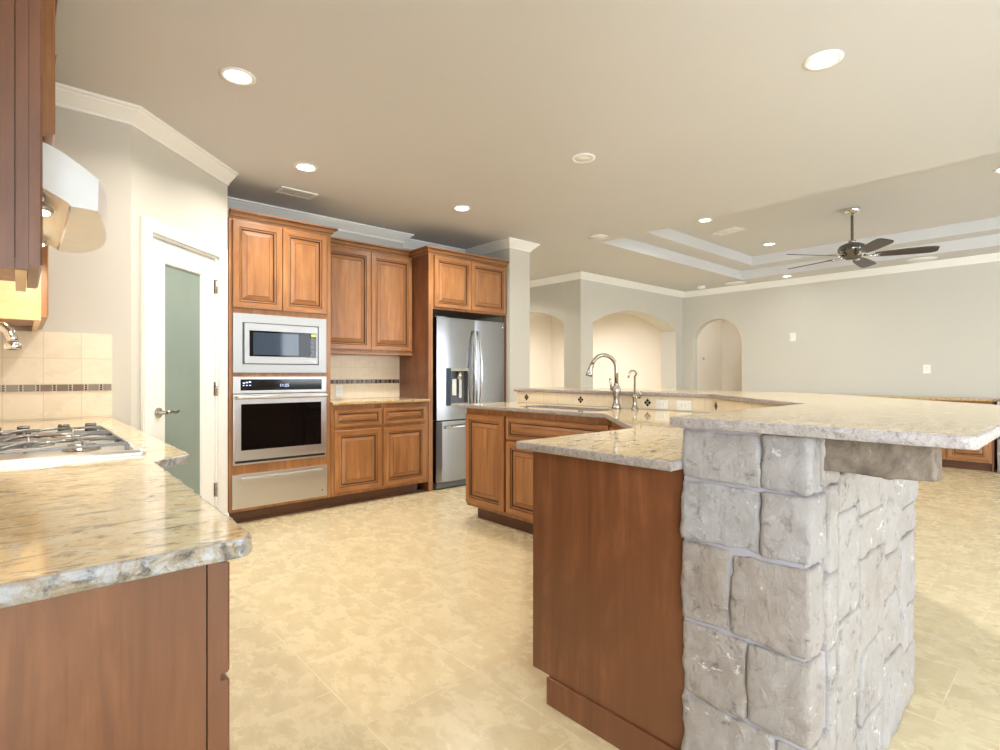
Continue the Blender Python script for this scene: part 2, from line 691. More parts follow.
def slab(mb, poly, z0, z1, radius=0.01, hole=None, rough=0.002, step=0.012, seed=0):
    """stone slab with an irregular chiselled edge; material 0 on top, 1 on the edge"""
    R = resample(poly, step, radius)
    n = len(R)
    area2 = sum(R[i].x * R[(i + 1) % n].y - R[(i + 1) % n].x * R[i].y for i in range(n))
    sg = 1 if area2 > 0 else -1
    nor = []
    for i in range(n):
        d = (R[(i + 1) % n] - R[i - 1]).normalized()
        nor.append(Vector((d.y, -d.x)) * sg)
    h = z1 - z0
    prof = [(-.006, z1), (-.0015, z1 - .0015), (0, z1 - .005), (.0005, z1 - h * .4), (0, z1 - h * .7), (-.002, z0 + .002), (-.006, z0)]
    rings = []
    for k, (o, z) in enumerate(prof):
        ring = []
        for i, p in enumerate(R):
            a = rough * (0.35 if k in (0, 6) else 1.0)
            d = a * (noise.noise(Vector((p.x * 28 + seed, p.y * 28, z * 60))) + 0.6 * noise.noise(Vector((p.x * 80, p.y * 80 + seed, z * 120))))
            q = p + nor[i] * (o + d - rough)
            zz = z + (0 if k in (0, 6) else rough * 0.5 * noise.noise(Vector((p.x * 50, p.y * 50, k + seed))))
            ring.append((q.x, q.y, zz))
        rings.append(ring)
    mb.loft(rings, 1, False, False)
    for ring, z in ((rings[0], z1), (rings[-1], z0)):
        polys = [[Vector((p[0], p[1], 0)) for p in ring]]
        if hole:
            polys.append([Vector((p.x, p.y, 0)) for p in hole])
        vs = [(p.x, p.y, z) for q in polys for p in q]
        if hole:
            mb.add(vs, [list(t) for t in tessellate_polygon(polys)], 0)
        else:
            mb.add(vs, [list(range(len(vs)))], 0)
    if hole:
        mb.loft([[(p.x, p.y, z1) for p in hole], [(p.x, p.y, z0) for p in hole]], 1, False, False)


def stone_block(mb, x0, y0, z0, x1, y1, z1, tone, amp=0.008, res=0.010, r=0.007):
    c = Vector(((x0 + x1) / 2, (y0 + y1) / 2, (z0 + z1) / 2))
    H = Vector(((x1 - x0) / 2, (y1 - y0) / 2, (z1 - z0) / 2))
    N = [max(2, min(40, int(2 * H[i] / res))) for i in range(3)]
    r = min(r, min(H) * 0.8)
    idx, vs, fs = {}, [], []
    seed = Vector((random.random() * 50, random.random() * 50, random.random() * 50))

    def vid(i, j, k):
        key = (i, j, k)
        if key not in idx:
            p = Vector((-H.x + 2 * H.x * i / N[0], -H.y + 2 * H.y * j / N[1], -H.z + 2 * H.z * k / N[2]))
            q = Vector([max(-(H[a] - r), min(H[a] - r, p[a])) for a in range(3)])
            d = (p - q)
            d = d.normalized() if d.length > 1e-9 else Vector((0, 0, 0))
            p = q + d * r
            s = p + seed
            nn = noise.noise(s * 7) * 1.1 + 0.75 * abs(noise.noise(s * 16)) + 0.4 * noise.noise(s * 38) + 0.25 * noise.noise(s * 80) - 0.25
            p = p + d * amp * nn + Vector((noise.noise(s * 14 + Vector((9, 0, 0))), noise.noise(s * 14 + Vector((0, 9, 0))), noise.noise(s * 14))) * amp * 0.4
            idx[key] = len(vs)
            vs.append(p + c)
        return idx[key]

    for ax in range(3):
        a, b = [t for t in range(3) if t != ax]
        for side in (0, N[ax]):
            for i in range(N[a]):
                for j in range(N[b]):
                    q = []
                    for di, dj in ((0, 0), (1, 0), (1, 1), (0, 1)):
                        t = [0, 0, 0]
                        t[ax], t[a], t[b] = side, i + di, j + dj
                        q.append(vid(*t))
                    fs.append(q)
    n0 = len(mb.v)
    mb.add(vs, fs, 0, True)
    if mb.tone is None:
        mb.tone = []
    mb.tone += [tone] * (len(mb.v) - n0)


# ------------------------------------------------------------------ the room shell
ZC = 2.66      # kitchen and living ceiling
ZT = 2.93      # top of the tray
CT = 0.92      # counter top height
BT = 1.04      # raised bar height
TX0, TX1, TY0, TY1 = 4.93, 8.48, -0.28, 3.78
XL, XR, YR = -0.33, 9.05, -4.2

mb = MB()
mb.box(-3.0, -4.4, -0.1, 11.0, 9.0, 0)
struct('floor', mb, 'floor', base=(0, 0, 0))

mb = MB()
mb.box(-3.0, -4.4, ZC, TX0, 9.0, ZC + .05)
mb.box(TX1, -4.4, ZC, 11.0, 9.0, ZC + .05)
mb.box(TX0, -4.4, ZC, TX1, TY0, ZC + .05)
mb.box(TX0, TY1, ZC, TX1, 9.0, ZC + .05)
s1, e1 = 0.135, 0.30
mb.box(TX0 - .05, TY0 - .05, ZC + .05, TX0, TY1 + .05, ZC + s1 + .05)
mb.box(TX1, TY0 - .05, ZC + .05, TX1 + .05, TY1 + .05, ZC + s1 + .05)
mb.box(TX0, TY0 - .05, ZC + .05, TX1, TY0, ZC + s1 + .05)
mb.box(TX0, TY1, ZC + .05, TX1, TY1 + .05, ZC + s1 + .05)
a0, a1, b0, b1 = TX0 + e1, TX1 - e1, TY0 + e1, TY1 - e1
mb.box(TX0, TY0, ZC + s1, a0, TY1, ZT)
mb.box(a1, TY0, ZC + s1, TX1, TY1, ZT)
mb.box(a0, TY0, ZC + s1, a1, b0, ZT)
mb.box(a0, b1, ZC + s1, a1, TY1, ZT)
mb.box(TX0 - .05, TY0 - .05, ZT, TX1 + .05, TY1 + .05, ZT + .05)
struct('ceiling', mb, 'ceiling', base=(0, 0, ZC))

D45 = 1 / math.sqrt(2)
PA, PB = (0.469, 3.66), (1.156, 4.347)        # ends of the angled pantry wall
YB = 4.98                                     # oven wall
# cooktop wall
struct('wall_left', MB().box(XL - .12, -0.6, 0, XL, 3.66, ZC), 'wall')
struct('wall_end', MB().prism([(XL - .12, 3.66), PA, (PA[0] - .05, 3.78), (XL - .12, 3.78)], 0, ZC), 'wall')


def diag(s, o=0.0):
    """point s metres along the angled pantry wall, o metres out into the kitchen"""
    return (PA[0] + s * D45 + o * D45, PA[1] + s * D45 - o * D45)


LD = (PB[0] - PA[0]) / D45
DS0, DS1, DZ = 0.150, 0.845, 2.005             # door opening in the angled wall
mb = MB()
for s0, s1_, z0, z1 in ((0, DS0, 0, ZC), (DS1, LD, 0, ZC), (DS0, DS1, DZ, ZC)):
    mb.prism([diag(s0), diag(s1_), diag(s1_, -.12), diag(s0, -.12)], z0, z1)
struct('wall_pantry', mb, 'wall')
struct('wall_pantry_return', MB().box(PB[0] - .09, PB[1] + .001, 0, PB[0], YB, ZC), 'wall')
struct('wall_back', MB().box(PB[0] - 0.6, YB, 0, 3.06, YB + .33, ZC), 'wall')
struct('wall_alcove', MB().box(3.0605, YB + .18, 0, 4.0595, YB + .33, ZC), 'wall')
struct('wall_fridge_wing', MB().box(4.06, 4.38, 0, 4.375, YB + .33, ZC), 'wall')
# pantry room behind the glass door
struct('wall_pantry_back', MB().box(-.45, 3.79, 0, -.35, 5.1, ZC).box(-.45, 5.14, 0, .55, 5.2, ZC), 'wall')


def wall_holes(mb, axis, pos, th, a0, a1, z1, holes):
    """straight wall with rectangular holes (a, b, z, z)"""
    cur = a0
    def bx(p, q, lo, hi):
        if axis == 'x':
            mb.box(p, pos, lo, q, pos + th, hi)
        else:
            mb.box(pos, p, lo, pos + th, q, hi)
    for p, q, lo, hi in sorted(holes):
        bx(cur, p, 0, z1)
        if lo > 0:
            bx(p, q, 0, lo)
        bx(p, q, hi, z1)
        cur = q
    bx(cur, a1, 0, z1)


def arch_wall(mb, axis, pos, th, a0, a1, z1, arches):
    """wall with segmental arches (a, b, spring, apex)"""
    cur = a0
    M0 = Matrix.Identity(4)
    if axis == 'y':
        M0 = Matrix(((0, 0, 1, pos), (1, 0, 0, 0), (0, 1, 0, 0), (0, 0, 0, 1)))
    else:
        M0 = Matrix(((1, 0, 0, 0), (0, 0, 1, pos), (0, 1, 0, 0), (0, 0, 0, 1)))
    old = mb.M
    mb.M = M0
    for p, q, sp, ap in arches:
        mb.prism([(cur, 0), (p, 0), (p, z1), (cur, z1)], 0, th)
        w, rise = (q - p) / 2, ap - sp
        R = (w * w + rise * rise) / (2 * rise)
        cz = ap - R
        N = 28
        pts = []
        for i in range(N + 1):
            x = p + (q - p) * i / N
            pts.append((x, cz + math.sqrt(max(0, R * R - (x - (p + q) / 2) ** 2))))
        for i in range(N):
            x, z = pts[i]
            X, Z = pts[i + 1]
            mb.prism([(x, z), (X, Z), (X, z1), (x, z1)], 0, th)
        cur = q
    mb.prism([(cur, 0), (a1, 0), (a1, z1), (cur, z1)], 0, th)
    mb.M = old


mb = MB()
arch_wall(mb, 'x', 5.10, 0.30, 6.15, 9.20, ZC, [(6.44, 8.814, 1.95, 2.21)])
struct('wall_dining_front', mb, 'wall')
mb = MB()
arch_wall(mb, 'y', 6.15, 0.20, 5.4005, 8.5, ZC, [(5.423, 7.05, 1.95, 2.18)])
struct('wall_dining_side', mb, 'wall')
mb = MB()
arch_wall(mb, 'y', 9.05, 0.15, YR, 5.0995, ZC, [(4.02, 4.90, 1.81, 2.13)])
struct('wall_right', mb, 'wall')
struct('wall_dining_back', MB().box(6.15, 8.5, 0, 9.35, 8.6, ZC).box(9.2005, 5.4005, 0, 9.3, 8.4995, ZC), 'cream_wall')
struct('wall_hall', MB().box(9.2005, 4.95, 0, 10.35, 5.05, ZC).box(10.27, 3.3, 0, 10.37, 4.9495, ZC).box(9.2005, 3.2, 0, 10.37, 3.2995, ZC), 'cream_wall')
struct('wall_passage_end', MB().box(4.376, 8.0, 0, 6.149, 8.1, ZC).box(4.276, YB + .331, 0, 4.375, 8.1, ZC), 'wall')

# walls with windows behind the camera
mb = MB()
WINS = [(-1.9, -0.2, 0.6, 2.3), (1.2, 3.0, 0.25, 2.25), (4.6, 6.2, 0.25, 2.25), (6.6, 8.2, 0.25, 2.25)]
wall_holes(mb, 'x', YR - .15, .15, -2.95, XR + .15, ZC, WINS)
struct('wall_rear', mb, 'wall')
mb = MB()
wall_holes(mb, 'y', -2.95, .15, YR, -0.6, ZC, [(-3.4, -1.4, 0.6, 2.3)])
struct('wall_nook', mb, 'wall')
struct('wall_nook_return', MB().box(-2.799, -0.6, 0, XL - .1205, -0.48, ZC), 'wall')
for i, (p, q, lo, hi) in enumerate(WINS):
    mb = MB()
    y = YR - .09
    for t0, t1 in ((p, p + .05), (q - .05, q), ((p + q) / 2 - .025, (p + q) / 2 + .025)):
        mb.box(t0, y, lo, t1, y + .06, hi)
    for z0, z1 in ((lo, lo + .05), (hi - .05, hi)):
        mb.box(p, y, z0, q, y + .06, z1)
    w = struct('window_%d' % (i + 1), mb, 'white')
    obj('window_pane', MB().box(p + .05, y + .02, lo + .05, q - .05, y + .028, hi - .05), 'clear', w)
mb = MB()
for t0, t1 in ((-3.4, -3.35), (-1.45, -1.4), (-2.425, -2.375)):
    mb.box(-2.89, t0, .6, -2.83, t1, 2.3)
for z0, z1 in ((.6, .65), (2.25, 2.3)):
    mb.box(-2.89, -3.4, z0, -2.83, -1.4, z1)
w = struct('window_5', mb, 'white')
obj('window_pane', MB().box(-2.87, -3.35, .65, -2.862, -1.45, 2.25), 'clear', w)

# crown mouldings
CR = [(0.0005, ZC - .092), (.012, ZC - .092), (.014, ZC - .078), (.026, ZC - .066), (.048, ZC - .044), (.066, ZC - .026), (.070, ZC - .018), (.082, ZC - .014), (.084, ZC - .0005), (.0005, ZC - .0005)]
struct('trim_1', MB().sweep([(XL, 3.66), PA, PB], CR), 'white')
struct('trim_2', MB().sweep([(PB[0] + .001, YB), (3.06, YB), (3.06, YB + .18), (4.06, YB + .18), (4.06, 4.38), (4.375, 4.38), (4.375, 5.4)], CR), 'white')
struct('trim_3', MB().sweep([(6.15, 8.0), (6.15, 5.10), (9.05, 5.10), (9.05, YR)], CR), 'white')
# baseboards
BB = [(.0005, 0), (.014, 0), (.014, .10), (.009, .125), (.0005, .13)]
struct('baseboard_right', MB().sweep([(9.05, 4.02), (9.05, 3.42)], BB), 'white')
struct('baseboard_dining', MB().sweep([(6.15, 5.4), (6.15, 5.10), (6.43, 5.10)], BB), 'white')
struct('baseboard_wing', MB().sweep([(4.061, 4.38), (4.375, 4.38), (4.375, 5.4)], BB), 'white')
struct('baseboard_pantry', MB().sweep([diag(LD - .015), PB], BB), 'white')

# pantry door with frosted glass
DF = frame((diag(DS0)[0], diag(DS0)[1], 0), (D45, D45, 0), (D45, -D45, 0))
W = DS1 - DS0
mb = MB(DF)
CW = .078
for x0, x1, z0, z1 in ((-CW, 0, 0, DZ + CW), (W, W + .095, 0, DZ + CW), (0, W, DZ, DZ + CW)):
    mb.cbox(x0, z0, .0005, x1, z1, .018, .004)
    mb.cbox(x0 + .006, z0, .018, x1 - .006, z1 - .006 if z0 == 0 else z1 - .006, .024, .003)
struct('trim_4', mb, 'white')
mb = MB(DF)
for x0, x1, z0, z1 in ((0.0005, .018, 0, DZ - .0005), (W - .018, W - .0005, 0, DZ - .0005), (.018, W - .018, DZ - .018, DZ - .0005)):
    mb.box(x0, z0, -.1195, x1, z1, 0.0)
struct('trim_5', mb, 'white')
mb = MB(DF)
x0, x1, z0, z1 = .021, W - .021, .008, DZ - .021
ST, SR, TR, BR_ = .126, .132, .125, .24
for a, b, c, d in ((x0, x0 + ST, z0, z1), (x1 - SR, x1, z0, z1), (x0 + ST, x1 - SR, z1 - TR, z1), (x0 + ST, x1 - SR, z0, z0 + BR_)):
    mb.box(a, c, -.05, b, d, -.012)
g0, g1, gz0, gz1 = x0 + ST, x1 - SR, z0 + BR_, z1 - TR
ring = lambda i, d: [(g0 + i, gz0 + i, d), (g1 - i, gz0 + i, d), (g1 - i, gz1 - i, d), (g0 + i, gz1 - i, d)]
mb.loft([ring(0, -.012), ring(.006, -.014), ring(.012, -.024), ring(.012, -.030)], 0, False, False)
door = struct('door_1', mb, 'white')
obj('glass_pane', MB(DF).box(g0 + .004, gz0 + .004, -.034, g1 - .004, gz1 - .004, -.028), 'frosted', door)
mb = MB(DF)
hx, hz = x0 + .068, 0.925
mb.lathe([(.031, -.012), (.031, -.004), (.024, .002), (.013, .004), (.012, .040), (.0, .040)], (hx, hz, 0), 'z', 20)
pts = [(hx, hz, .042), (hx + .02, hz + .003, .046), (hx + .05, hz + .004, .045), (hx + .085, hz - .006, .043), (hx + .115, hz + .004, .043)]
mb.tube(pts, [.012, .011, .009, .008, .007], 10)
obj('lever_handle', mb, 'nickel', door)
for z in (1.79, 1.055, .33):
    mb = MB(DF)
    mb.lathe([(.008, -.05), (.008, .05)], (x1 + .004, z, 0.0), 'y', 10)
    mb.box(x1 - .010, z - .05, -.010, x1 + .018, z + .05, -.0095)
    obj('hinge', mb, 'nickel', door)

# ------------------------------------------------------------------ oven wall cabinets
CROWN = lambda z: [(0, z), (.006, z), (.010, z + .012), (.014, z + .014), (.020, z + .026), (.034, z + .040), (.040, z + .044), (.046, z + .048), (.048, z + .060), (0, z + .060)]
CRG = ['maple_h', 'glaze']


def crown(parent, path, z):
    mb = MB()
    mb.sweep(path, CROWN(z))
    o = obj('crown_moulding', mb, 'maple_h', parent)
    mb = MB()
    mb.sweep(path, [(.0101, z + .0105), (.0170, z + .0105), (.0170, z + .0155), (.0101, z + .0155)])
    mb.sweep(path, [(.034, z + .0395), (.0445, z + .0395), (.0445, z + .0450), (.034, z + .0450)])
    obj('glaze_line', mb, 'glaze', o)


T0, T1, YF = 1.187, 1.999, 4.43
tower = thing('oven_cabinet', ((T0 + T1) / 2, 4.75, 0), 'tall maple cabinet housing the microwave, wall oven and warming drawer', 'cabinet')
mb = MB()
o0, o1 = 1.224, 1.946
mb.box(T0, YF, .10, o0, 4.97, 2.36)
mb.box(o1, YF, .10, T1, 4.97, 2.36)
for z0, z1 in ((.10, .134), (.380, .470), (1.135, 1.182), (1.622, 2.36)):
    mb.box(o0, YF, z0, o1, 4.97, z1)
mb.box(o0, 4.95, .134, o1, 4.97, 1.622)
obj('body', mb, ['maple'], tower)
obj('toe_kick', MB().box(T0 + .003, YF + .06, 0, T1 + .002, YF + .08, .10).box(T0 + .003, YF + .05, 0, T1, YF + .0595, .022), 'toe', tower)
raised('door', tower, (1.211, YF - .0005, 1.672), (1, 0, 0), (0, -1, 0), .370, .670)
raised('door', tower, (1.586, YF - .0005, 1.672), (1, 0, 0), (0, -1, 0), .374, .670)
crown(tower, [(T0, YF - .0005), (T1 + .0005, YF - .0005), (T1 + .0005, 4.97)], 2.3605)

# microwave
mw = thing('microwave_oven', (1.585, 4.6, 1.19), 'stainless built-in microwave with a trim frame above the wall oven', 'microwave')
obj('body', MB().box(1.26, 4.42, 1.20, 1.91, 4.90, 1.60), 'grey_plastic', mw)
F = frame((1.213, YF - .001, 1.172), (1, 0, 0), (0, -1, 0))
w, h = .743, .459
mb = MB(F)


def picture_frame(mb, x0, y0, x1, y1, l, r, b, t, n0, n1, mi=0, c=.003):
    mb.cbox(x0, y0, n0, x0 + l, y1, n1, c, mi)
    mb.cbox(x1 - r, y0, n0, x1, y1, n1, c, mi)
    mb.cbox(x0 + l - .002, y0, n0, x1 - r + .002, y0 + b, n1, c, mi)
    mb.cbox(x0 + l - .002, y1 - t, n0, x1 - r + .002, y1, n1, c, mi)


picture_frame(mb, 0, 0, w, h, .068, .068, .068, .068, 0, .016)
obj('trim_frame', mb, 'trim_steel', mw)
mb = MB(F)
mb.box(.070, .070, -.004, w - .070, h - .070, .001)
obj('gap', mb, 'dark', mw)
mb = MB(F)
mb.cbox(.080, .073, .002, .598, h - .073, .022, .004)
picture_frame(mb, .080, .073, .598, h - .073, .036, .0, .056, .056, .022, .026)
d = obj('door', mb, 'trim_steel', mw)
mb = MB(F)
mb.box(.114, .128, .0222, .596, h - .128, .0232)
obj('window', mb, 'black_glass', d)
mb = MB(F)
mb.box(.145, .142, .0233, .500, h - .142, .0240)
obj('inner_window', mb, 'blue_glass', d)
mb = MB(F)
mb.cbox(.600, .073, .002, w - .080, h - .073, .022, .003)
cp = obj('control_panel', mb, 'trim_steel', mw)
mb = MB(F)
mb.box(.601, .128, .0222, .650, h - .128, .0235)
obj('keypad', mb, 'panel_black', cp)
mb = MB(F)
mb.box(.607, h - .152, .0236, .645, h - .138, .0242)
obj('display', mb, 'lcd', cp)
mb = MB(F)
for r in range(7):
    for c in range(3):
        mb.box(.608 + c * .013, .14 + r * .023, .0236, .617 + c * .013, .152 + r * .023, .0243)
obj('key_buttons', mb, 'grey_plastic', cp)

# wall oven
ov = thing('wall_oven', (1.585, 4.6, .48), 'stainless wall oven with a wide black glass window', 'oven')
obj('body', MB().box(1.235, 4.42, .475, 1.935, 4.92, 1.13), 'grey_plastic', ov)
F = frame((1.213, YF - .001, .460), (1, 0, 0), (0, -1, 0))
w, h = .741, .683
mb = MB(F)
mb.cbox(0, h - .132, 0, w, h, .020, .003)
c_ = obj('control_panel', mb, 'steel_trim', ov)
obj('display_glass', MB(F).box(.052, h - .108, .0202, w - .044, h - .022, .0215), 'panel_black', c_)
mb = MB(F)
for k in range(3):
    mb.box(.068 + k * .022, h - .055 + k * .004, .0216, .084 + k * .022, h - .046 + k * .004, .0219)
for k in range(3):
    mb.box(.068 + k * .024, h - .072, .0216, .080 + k * .024, h - .066, .0219)
obj('touch_marks', mb, 'digits', c_)
tx = bpy.data.curves.new('clock', 'FONT')
tx.body = '11:55'
tx.size = .034
tx.align_x = 'CENTER'
tx.extrude = .0003
tob = bpy.data.objects.new('clock_curve', tx)
COL.objects.link(tob)
tme = bpy.data.meshes.new_from_object(tob.evaluated_get(bpy.context.evaluated_depsgraph_get()))
bpy.data.objects.remove(tob)
tme.materials.clear()
tme.materials.append(M['digits'])
to = bpy.data.objects.new('clock_digits', tme)
COL.objects.link(to)
to.parent = c_
to.location = Vector((1.213 + .385, YF - .001 - .0222, .460 + h - .082)) - Vector(c_['_base'])
to.rotation_euler = (PI / 2, 0, 0)
mb = MB(F)
mb.cbox(0, .040, .002, w, h - .137, .024, .004)
d = obj('door', mb, 'steel_trim', ov)
obj('window', MB(F).box(.055, .112, .0242, w - .050, .470, .0254), 'black_glass', d)
mb = MB(F)
zz = h - .160
mb.tube([(.006, zz, .064), (.03, zz, .066), (w - .03, zz, .066), (w - .006, zz, .064)], .0135, 12)
for x in (.03, w - .03):
    mb.cbox(x - .012, zz - .012, .022, x + .012, zz + .012, .060, .003)
obj('handle', mb, 'steel_trim', d)
mb = MB(F)
mb.cbox(0, 0, 0, w, .038, .016, .002)
v_ = obj('vent_trim', mb, 'steel_trim', ov)
obj('vent_slot', MB(F).box(.014, .014, .0161, w - .014, .032, .0168), 'dark', v_)

# warming drawer
wd = thing('warming_drawer', (1.585, 4.6, .14), 'flat stainless warming drawer under the wall oven', 'warming drawer')
obj('body', MB().box(1.235, 4.42, .14, 1.935, 4.93, .375), 'grey_plastic', wd)
F = frame((1.207, YF - .001, .125), (1, 0, 0), (0, -1, 0))
w, h = .753, .262
f_ = obj('drawer_front', MB(F).cbox(0, 0, 0, w, h, .022, .003), 'steel_trim', wd)
mb = MB(F)
mb.cbox(.06, h - .045, .026, w - .05, h - .022, .046, .006)
for x in (.09, w - .09):
    mb.box(x - .01, h - .040, .021, x + .01, h - .028, .030)
obj('handle', mb, 'steel_trim', f_)
obj('badge', MB(F).lathe([(.006, .022), (.006, .0235)], (w - .045, .055, 0), 'z', 14), 'dark', f_)

# wall cabinet between the tower and the fridge
U0, U1, UY = 2.003, 3.008, 4.722
wc = thing('wall_cabinet', ((U0 + U1) / 2, 4.9, 1.36), 'two-door maple wall cabinet hanging above the tiled oven-wall counter', 'cabinet')
obj('body', MB().box(U0, UY, 1.38, U1, 4.97, 2.36), 'maple', wc)
obj('light_rail', MB().box(U0, UY - .002, 1.355, U1, UY + .02, 1.3795).box(U1 - .02, UY + .02, 1.355, U1, 4.97, 1.3795), 'maple_h', wc)
raised('door', wc, (2.03, UY - .0005, 1.395), (1, 0, 0), (0, -1, 0), .500, .945)
raised('door', wc, (2.535, UY - .0005, 1.395), (1, 0, 0), (0, -1, 0), .460, .945)
crown(wc, [(U0 + .05, UY - .0005), (U1 - .05, UY - .0005)], 2.3605)

# base cabinet under it
B0, B1 = 2.003, 3.008
bc = thing('base_cabinet', ((B0 + B1) / 2, 4.75, 0), 'maple base cabinet with two drawers over two doors beside the wall oven', 'cabinet')
obj('body', MB().box(B0, YF, .10, B1, 4.97, .8915), 'maple', bc)
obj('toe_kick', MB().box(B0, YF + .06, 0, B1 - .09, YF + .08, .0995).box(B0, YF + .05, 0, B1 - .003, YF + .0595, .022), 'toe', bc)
for x, w in ((2.028, .455), (2.504, .466)):
    raised('drawer_front', bc, (x, YF - .0005, .700), (1, 0, 0), (0, -1, 0), w, .150, .62)
    raised('door', bc, (x, YF - .0005, .128), (1, 0, 0), (0, -1, 0), w, .542)
mb = MB()
slab(mb, [(2.001, 4.975), (2.001, 4.392), (3.009, 4.392), (3.009, 4.975)], CT - .028, CT, .003, None, .0012, .02)
tag(obj('countertop', mb, ['granite', 'granite_gold_edge']), 'short granite countertop between the wall oven and fridge panel', 'countertop')


def accents(parent, axis_u, org, n, length, z, unit=0.066, h=0.036):
    """accent band of brown rectangles divided by little stacked squares"""
    mb = MB(frame(org, axis_u, n))
    mb.box(0, z - h / 2 - .003, 0, length, z + h / 2 + .003, .0055, 3)
    x = 0.004
    k = 0
    while x < length - .012:
        w = min(unit * .70, length - .004 - x)
        mb.box(x, z - h / 2, .001, x + w, z + h / 2, .0072, (0, 1)[(k * 7 // 3) % 2])
        x += unit * .76
        if x + .01 < length:
            for j in range(3):
                zz = z - h / 2 + j * h / 3
                mb.box(x, zz + .001, .001, x + unit * .17, zz + h / 3 - .001, .0072, 2)
        x += unit * .24
        k += 1
    return obj('accent_band', mb, ['accent_brown', 'accent_slate', 'accent_black', 'grout'], parent)


bs = thing('tile_backsplash', (2.5, 4.97, CT), 'cream tile backsplash on the oven wall above the short countertop', 'backsplash')
obj('tile_field', MB().box(2.003, YB - .008, CT + .0005, 3.010, YB - .0005, 1.354), 'tile_x', bs)
mb = MB()
mb.box(2.003, YB - .0095, 1.066, 3.010, YB - .0085, 1.112, 3)
x = 2.006
k = 0
while x < 3.0:
    w = (.030, .016, .024)[k % 3]
    mb.box(x, YB - .012, 1.070, x + w, YB - .0096, 1.108, (0, 2, 1, 2)[k % 4])
    x += w + .003
    k += 1
obj('accent_band', mb, ['accent_brown', 'accent_slate', 'accent_black', 'grout'], bs)


def plate(name, org, u, n, w, h, label, cat, group=None, kind='outlet'):
    mb = MB(frame(org, u, n))
    mb.cbox(-w / 2, -h / 2, .0005, w / 2, h / 2, .007, .003)
    r = thing(name, tuple(org), label, cat, group)
    obj('cover_plate', mb, 'white_plastic', r)
    mb = MB(frame(org, u, n))
    mb.cbox(-w * .24, -h * .3, .006, w * .24, h * .3, .0095, .002)
    f = obj('rocker' if kind == 'switch' else 'receptacle', mb, 'white_plastic', r)
    if kind == 'outlet':
        for s in (-1, 1):
            mb = MB(frame(org, u, n))
            for t in (-.006, .006):
                if w > h:
                    mb.box(s * w * .13 - .0035, t - .001, .0096, s * w * .13 + .0035, t + .001, .0098)
                else:
                    mb.box(t - .001, s * h * .15 - .0035, .0096, t + .001, s * h * .15 + .0035, .0098)
            obj('socket', mb, 'dark', f)
    return r


plate('wall_outlet', (2.33, YB - .008, 1.0), (1, 0, 0), (0, -1, 0), .07, .115, 'white outlet on the tile backsplash beside the wall oven', 'outlet')

# fridge surround
fs = thing('fridge_cabinet', (3.5, 4.75, 0), 'maple fridge surround with a tall side panel and two doors over the fridge', 'cabinet')
obj('side_panel', MB().box(3.011, YF, 0, 3.060, 4.97, 2.36), 'cherry', fs)
obj('panel_edge', MB().box(3.011, YF - .004, 0, 3.060, YF - .0003, 2.36), 'maple', fs)
obj('body', MB().box(3.0605, YF, 1.815, 4.050, 5.13, 2.36), 'maple', fs)
obj('filler_strip', MB().box(4.030, YF, 0, 4.055, YF + .02, 1.8145), 'cherry', fs)
raised('door', fs, (3.072, YF - .0005, 1.832), (1, 0, 0), (0, -1, 0), .466, .515, .92)
raised('door', fs, (3.543, YF - .0005, 1.832), (1, 0, 0), (0, -1, 0), .490, .515, .92)
crown(fs, [(3.0105, 4.97), (3.0105, YF - .0045), (4.055, YF - .0045)], 2.3605)

# refrigerator
R0, R1, RZ = 3.098, 4.018, 1.735
rf = thing('refrigerator', ((R0 + R1) / 2, 4.8, 0), 'stainless french door refrigerator with a dispenser and bottom freezer', 'refrigerator')
obj('body', MB().box(R0 + .01, 4.495, .05, R1 - .01, 5.12, RZ - .01), 'grey_plastic', rf)


def bowed(mb, x0, x1, z0, z1, yb, yf, bow, mi=0, seg=14, holes=None):
    pts = []
    for i in range(seg + 1):
        t = i / seg
        e = min(t, 1 - t)
        edge = .010 * max(0, 1 - e / .035) ** 2
        pts.append((x0 + (x1 - x0) * t, yf - bow * (1 - (2 * t - 1) ** 2) + edge))
    poly = pts + [(x1, yb), (x0, yb)]
    n = len(poly)
    zs = [z0, z0 + .004, z1 - .004, z1]
    rings = []
    for z in zs:
        i = .003 if z in (z0, z1) else 0
        rings.append([(p[0], p[1] + (i if k <= seg else 0), z) for k, p in enumerate(poly)])
    mb.loft(rings, mi, True, False)
    return pts


xm = 3.588
yf0 = 4.412
# left door with a real recess for the dispenser: four pieces around the opening
dl = MB()
d0, d1, dz0, dz1 = 3.262, 3.500, .845, 1.225
bow = .012


def ybow(x):
    t = (x - R0) / (xm - .003 - R0)
    return yf0 - bow * (1 - (2 * t - 1) ** 2)


def strip(mb, xa, xb, za, zb):
    N = 8
    front = [(xa + (xb - xa) * i / N, ybow(xa + (xb - xa) * i / N)) for i in range(N + 1)]
    poly = front + [(xb, 4.49), (xa, 4.49)]
    mb.prism(poly, za, zb)


strip(dl, R0, d0, .700, RZ)
strip(dl, d1, xm - .003, .700, RZ)
strip(dl, d0, d1, dz1, RZ)
strip(dl, d0, d1, .700, dz0)
ld = obj('door', dl, 'steel', rf)
mb = MB()
bowed(mb, xm + .003, R1, .700, RZ, 4.49, yf0, bow)
rd = obj('door', mb, 'steel', rf)
mb = MB()
bowed(mb, R0, R1, .075, .690, 4.49, yf0, bow)
fd = obj('freezer_drawer', mb, 'steel', rf)
obj('base_grille', MB().cbox(R0 + .01, 4.43, .012, R1 - .01, 4.60, .068, .006).box(R0 + .05, 4.5, 0, R0 + .1, 4.56, .012).box(R1 - .1, 4.5, 0, R1 - .05, 4.56, .012), 'grey_plastic', rf)
obj('hinge_cover', MB().cbox(R0 + .02, 4.45, RZ - .009, R0 + .14, 4.56, RZ + .016, .005), 'grey_plastic', rf)
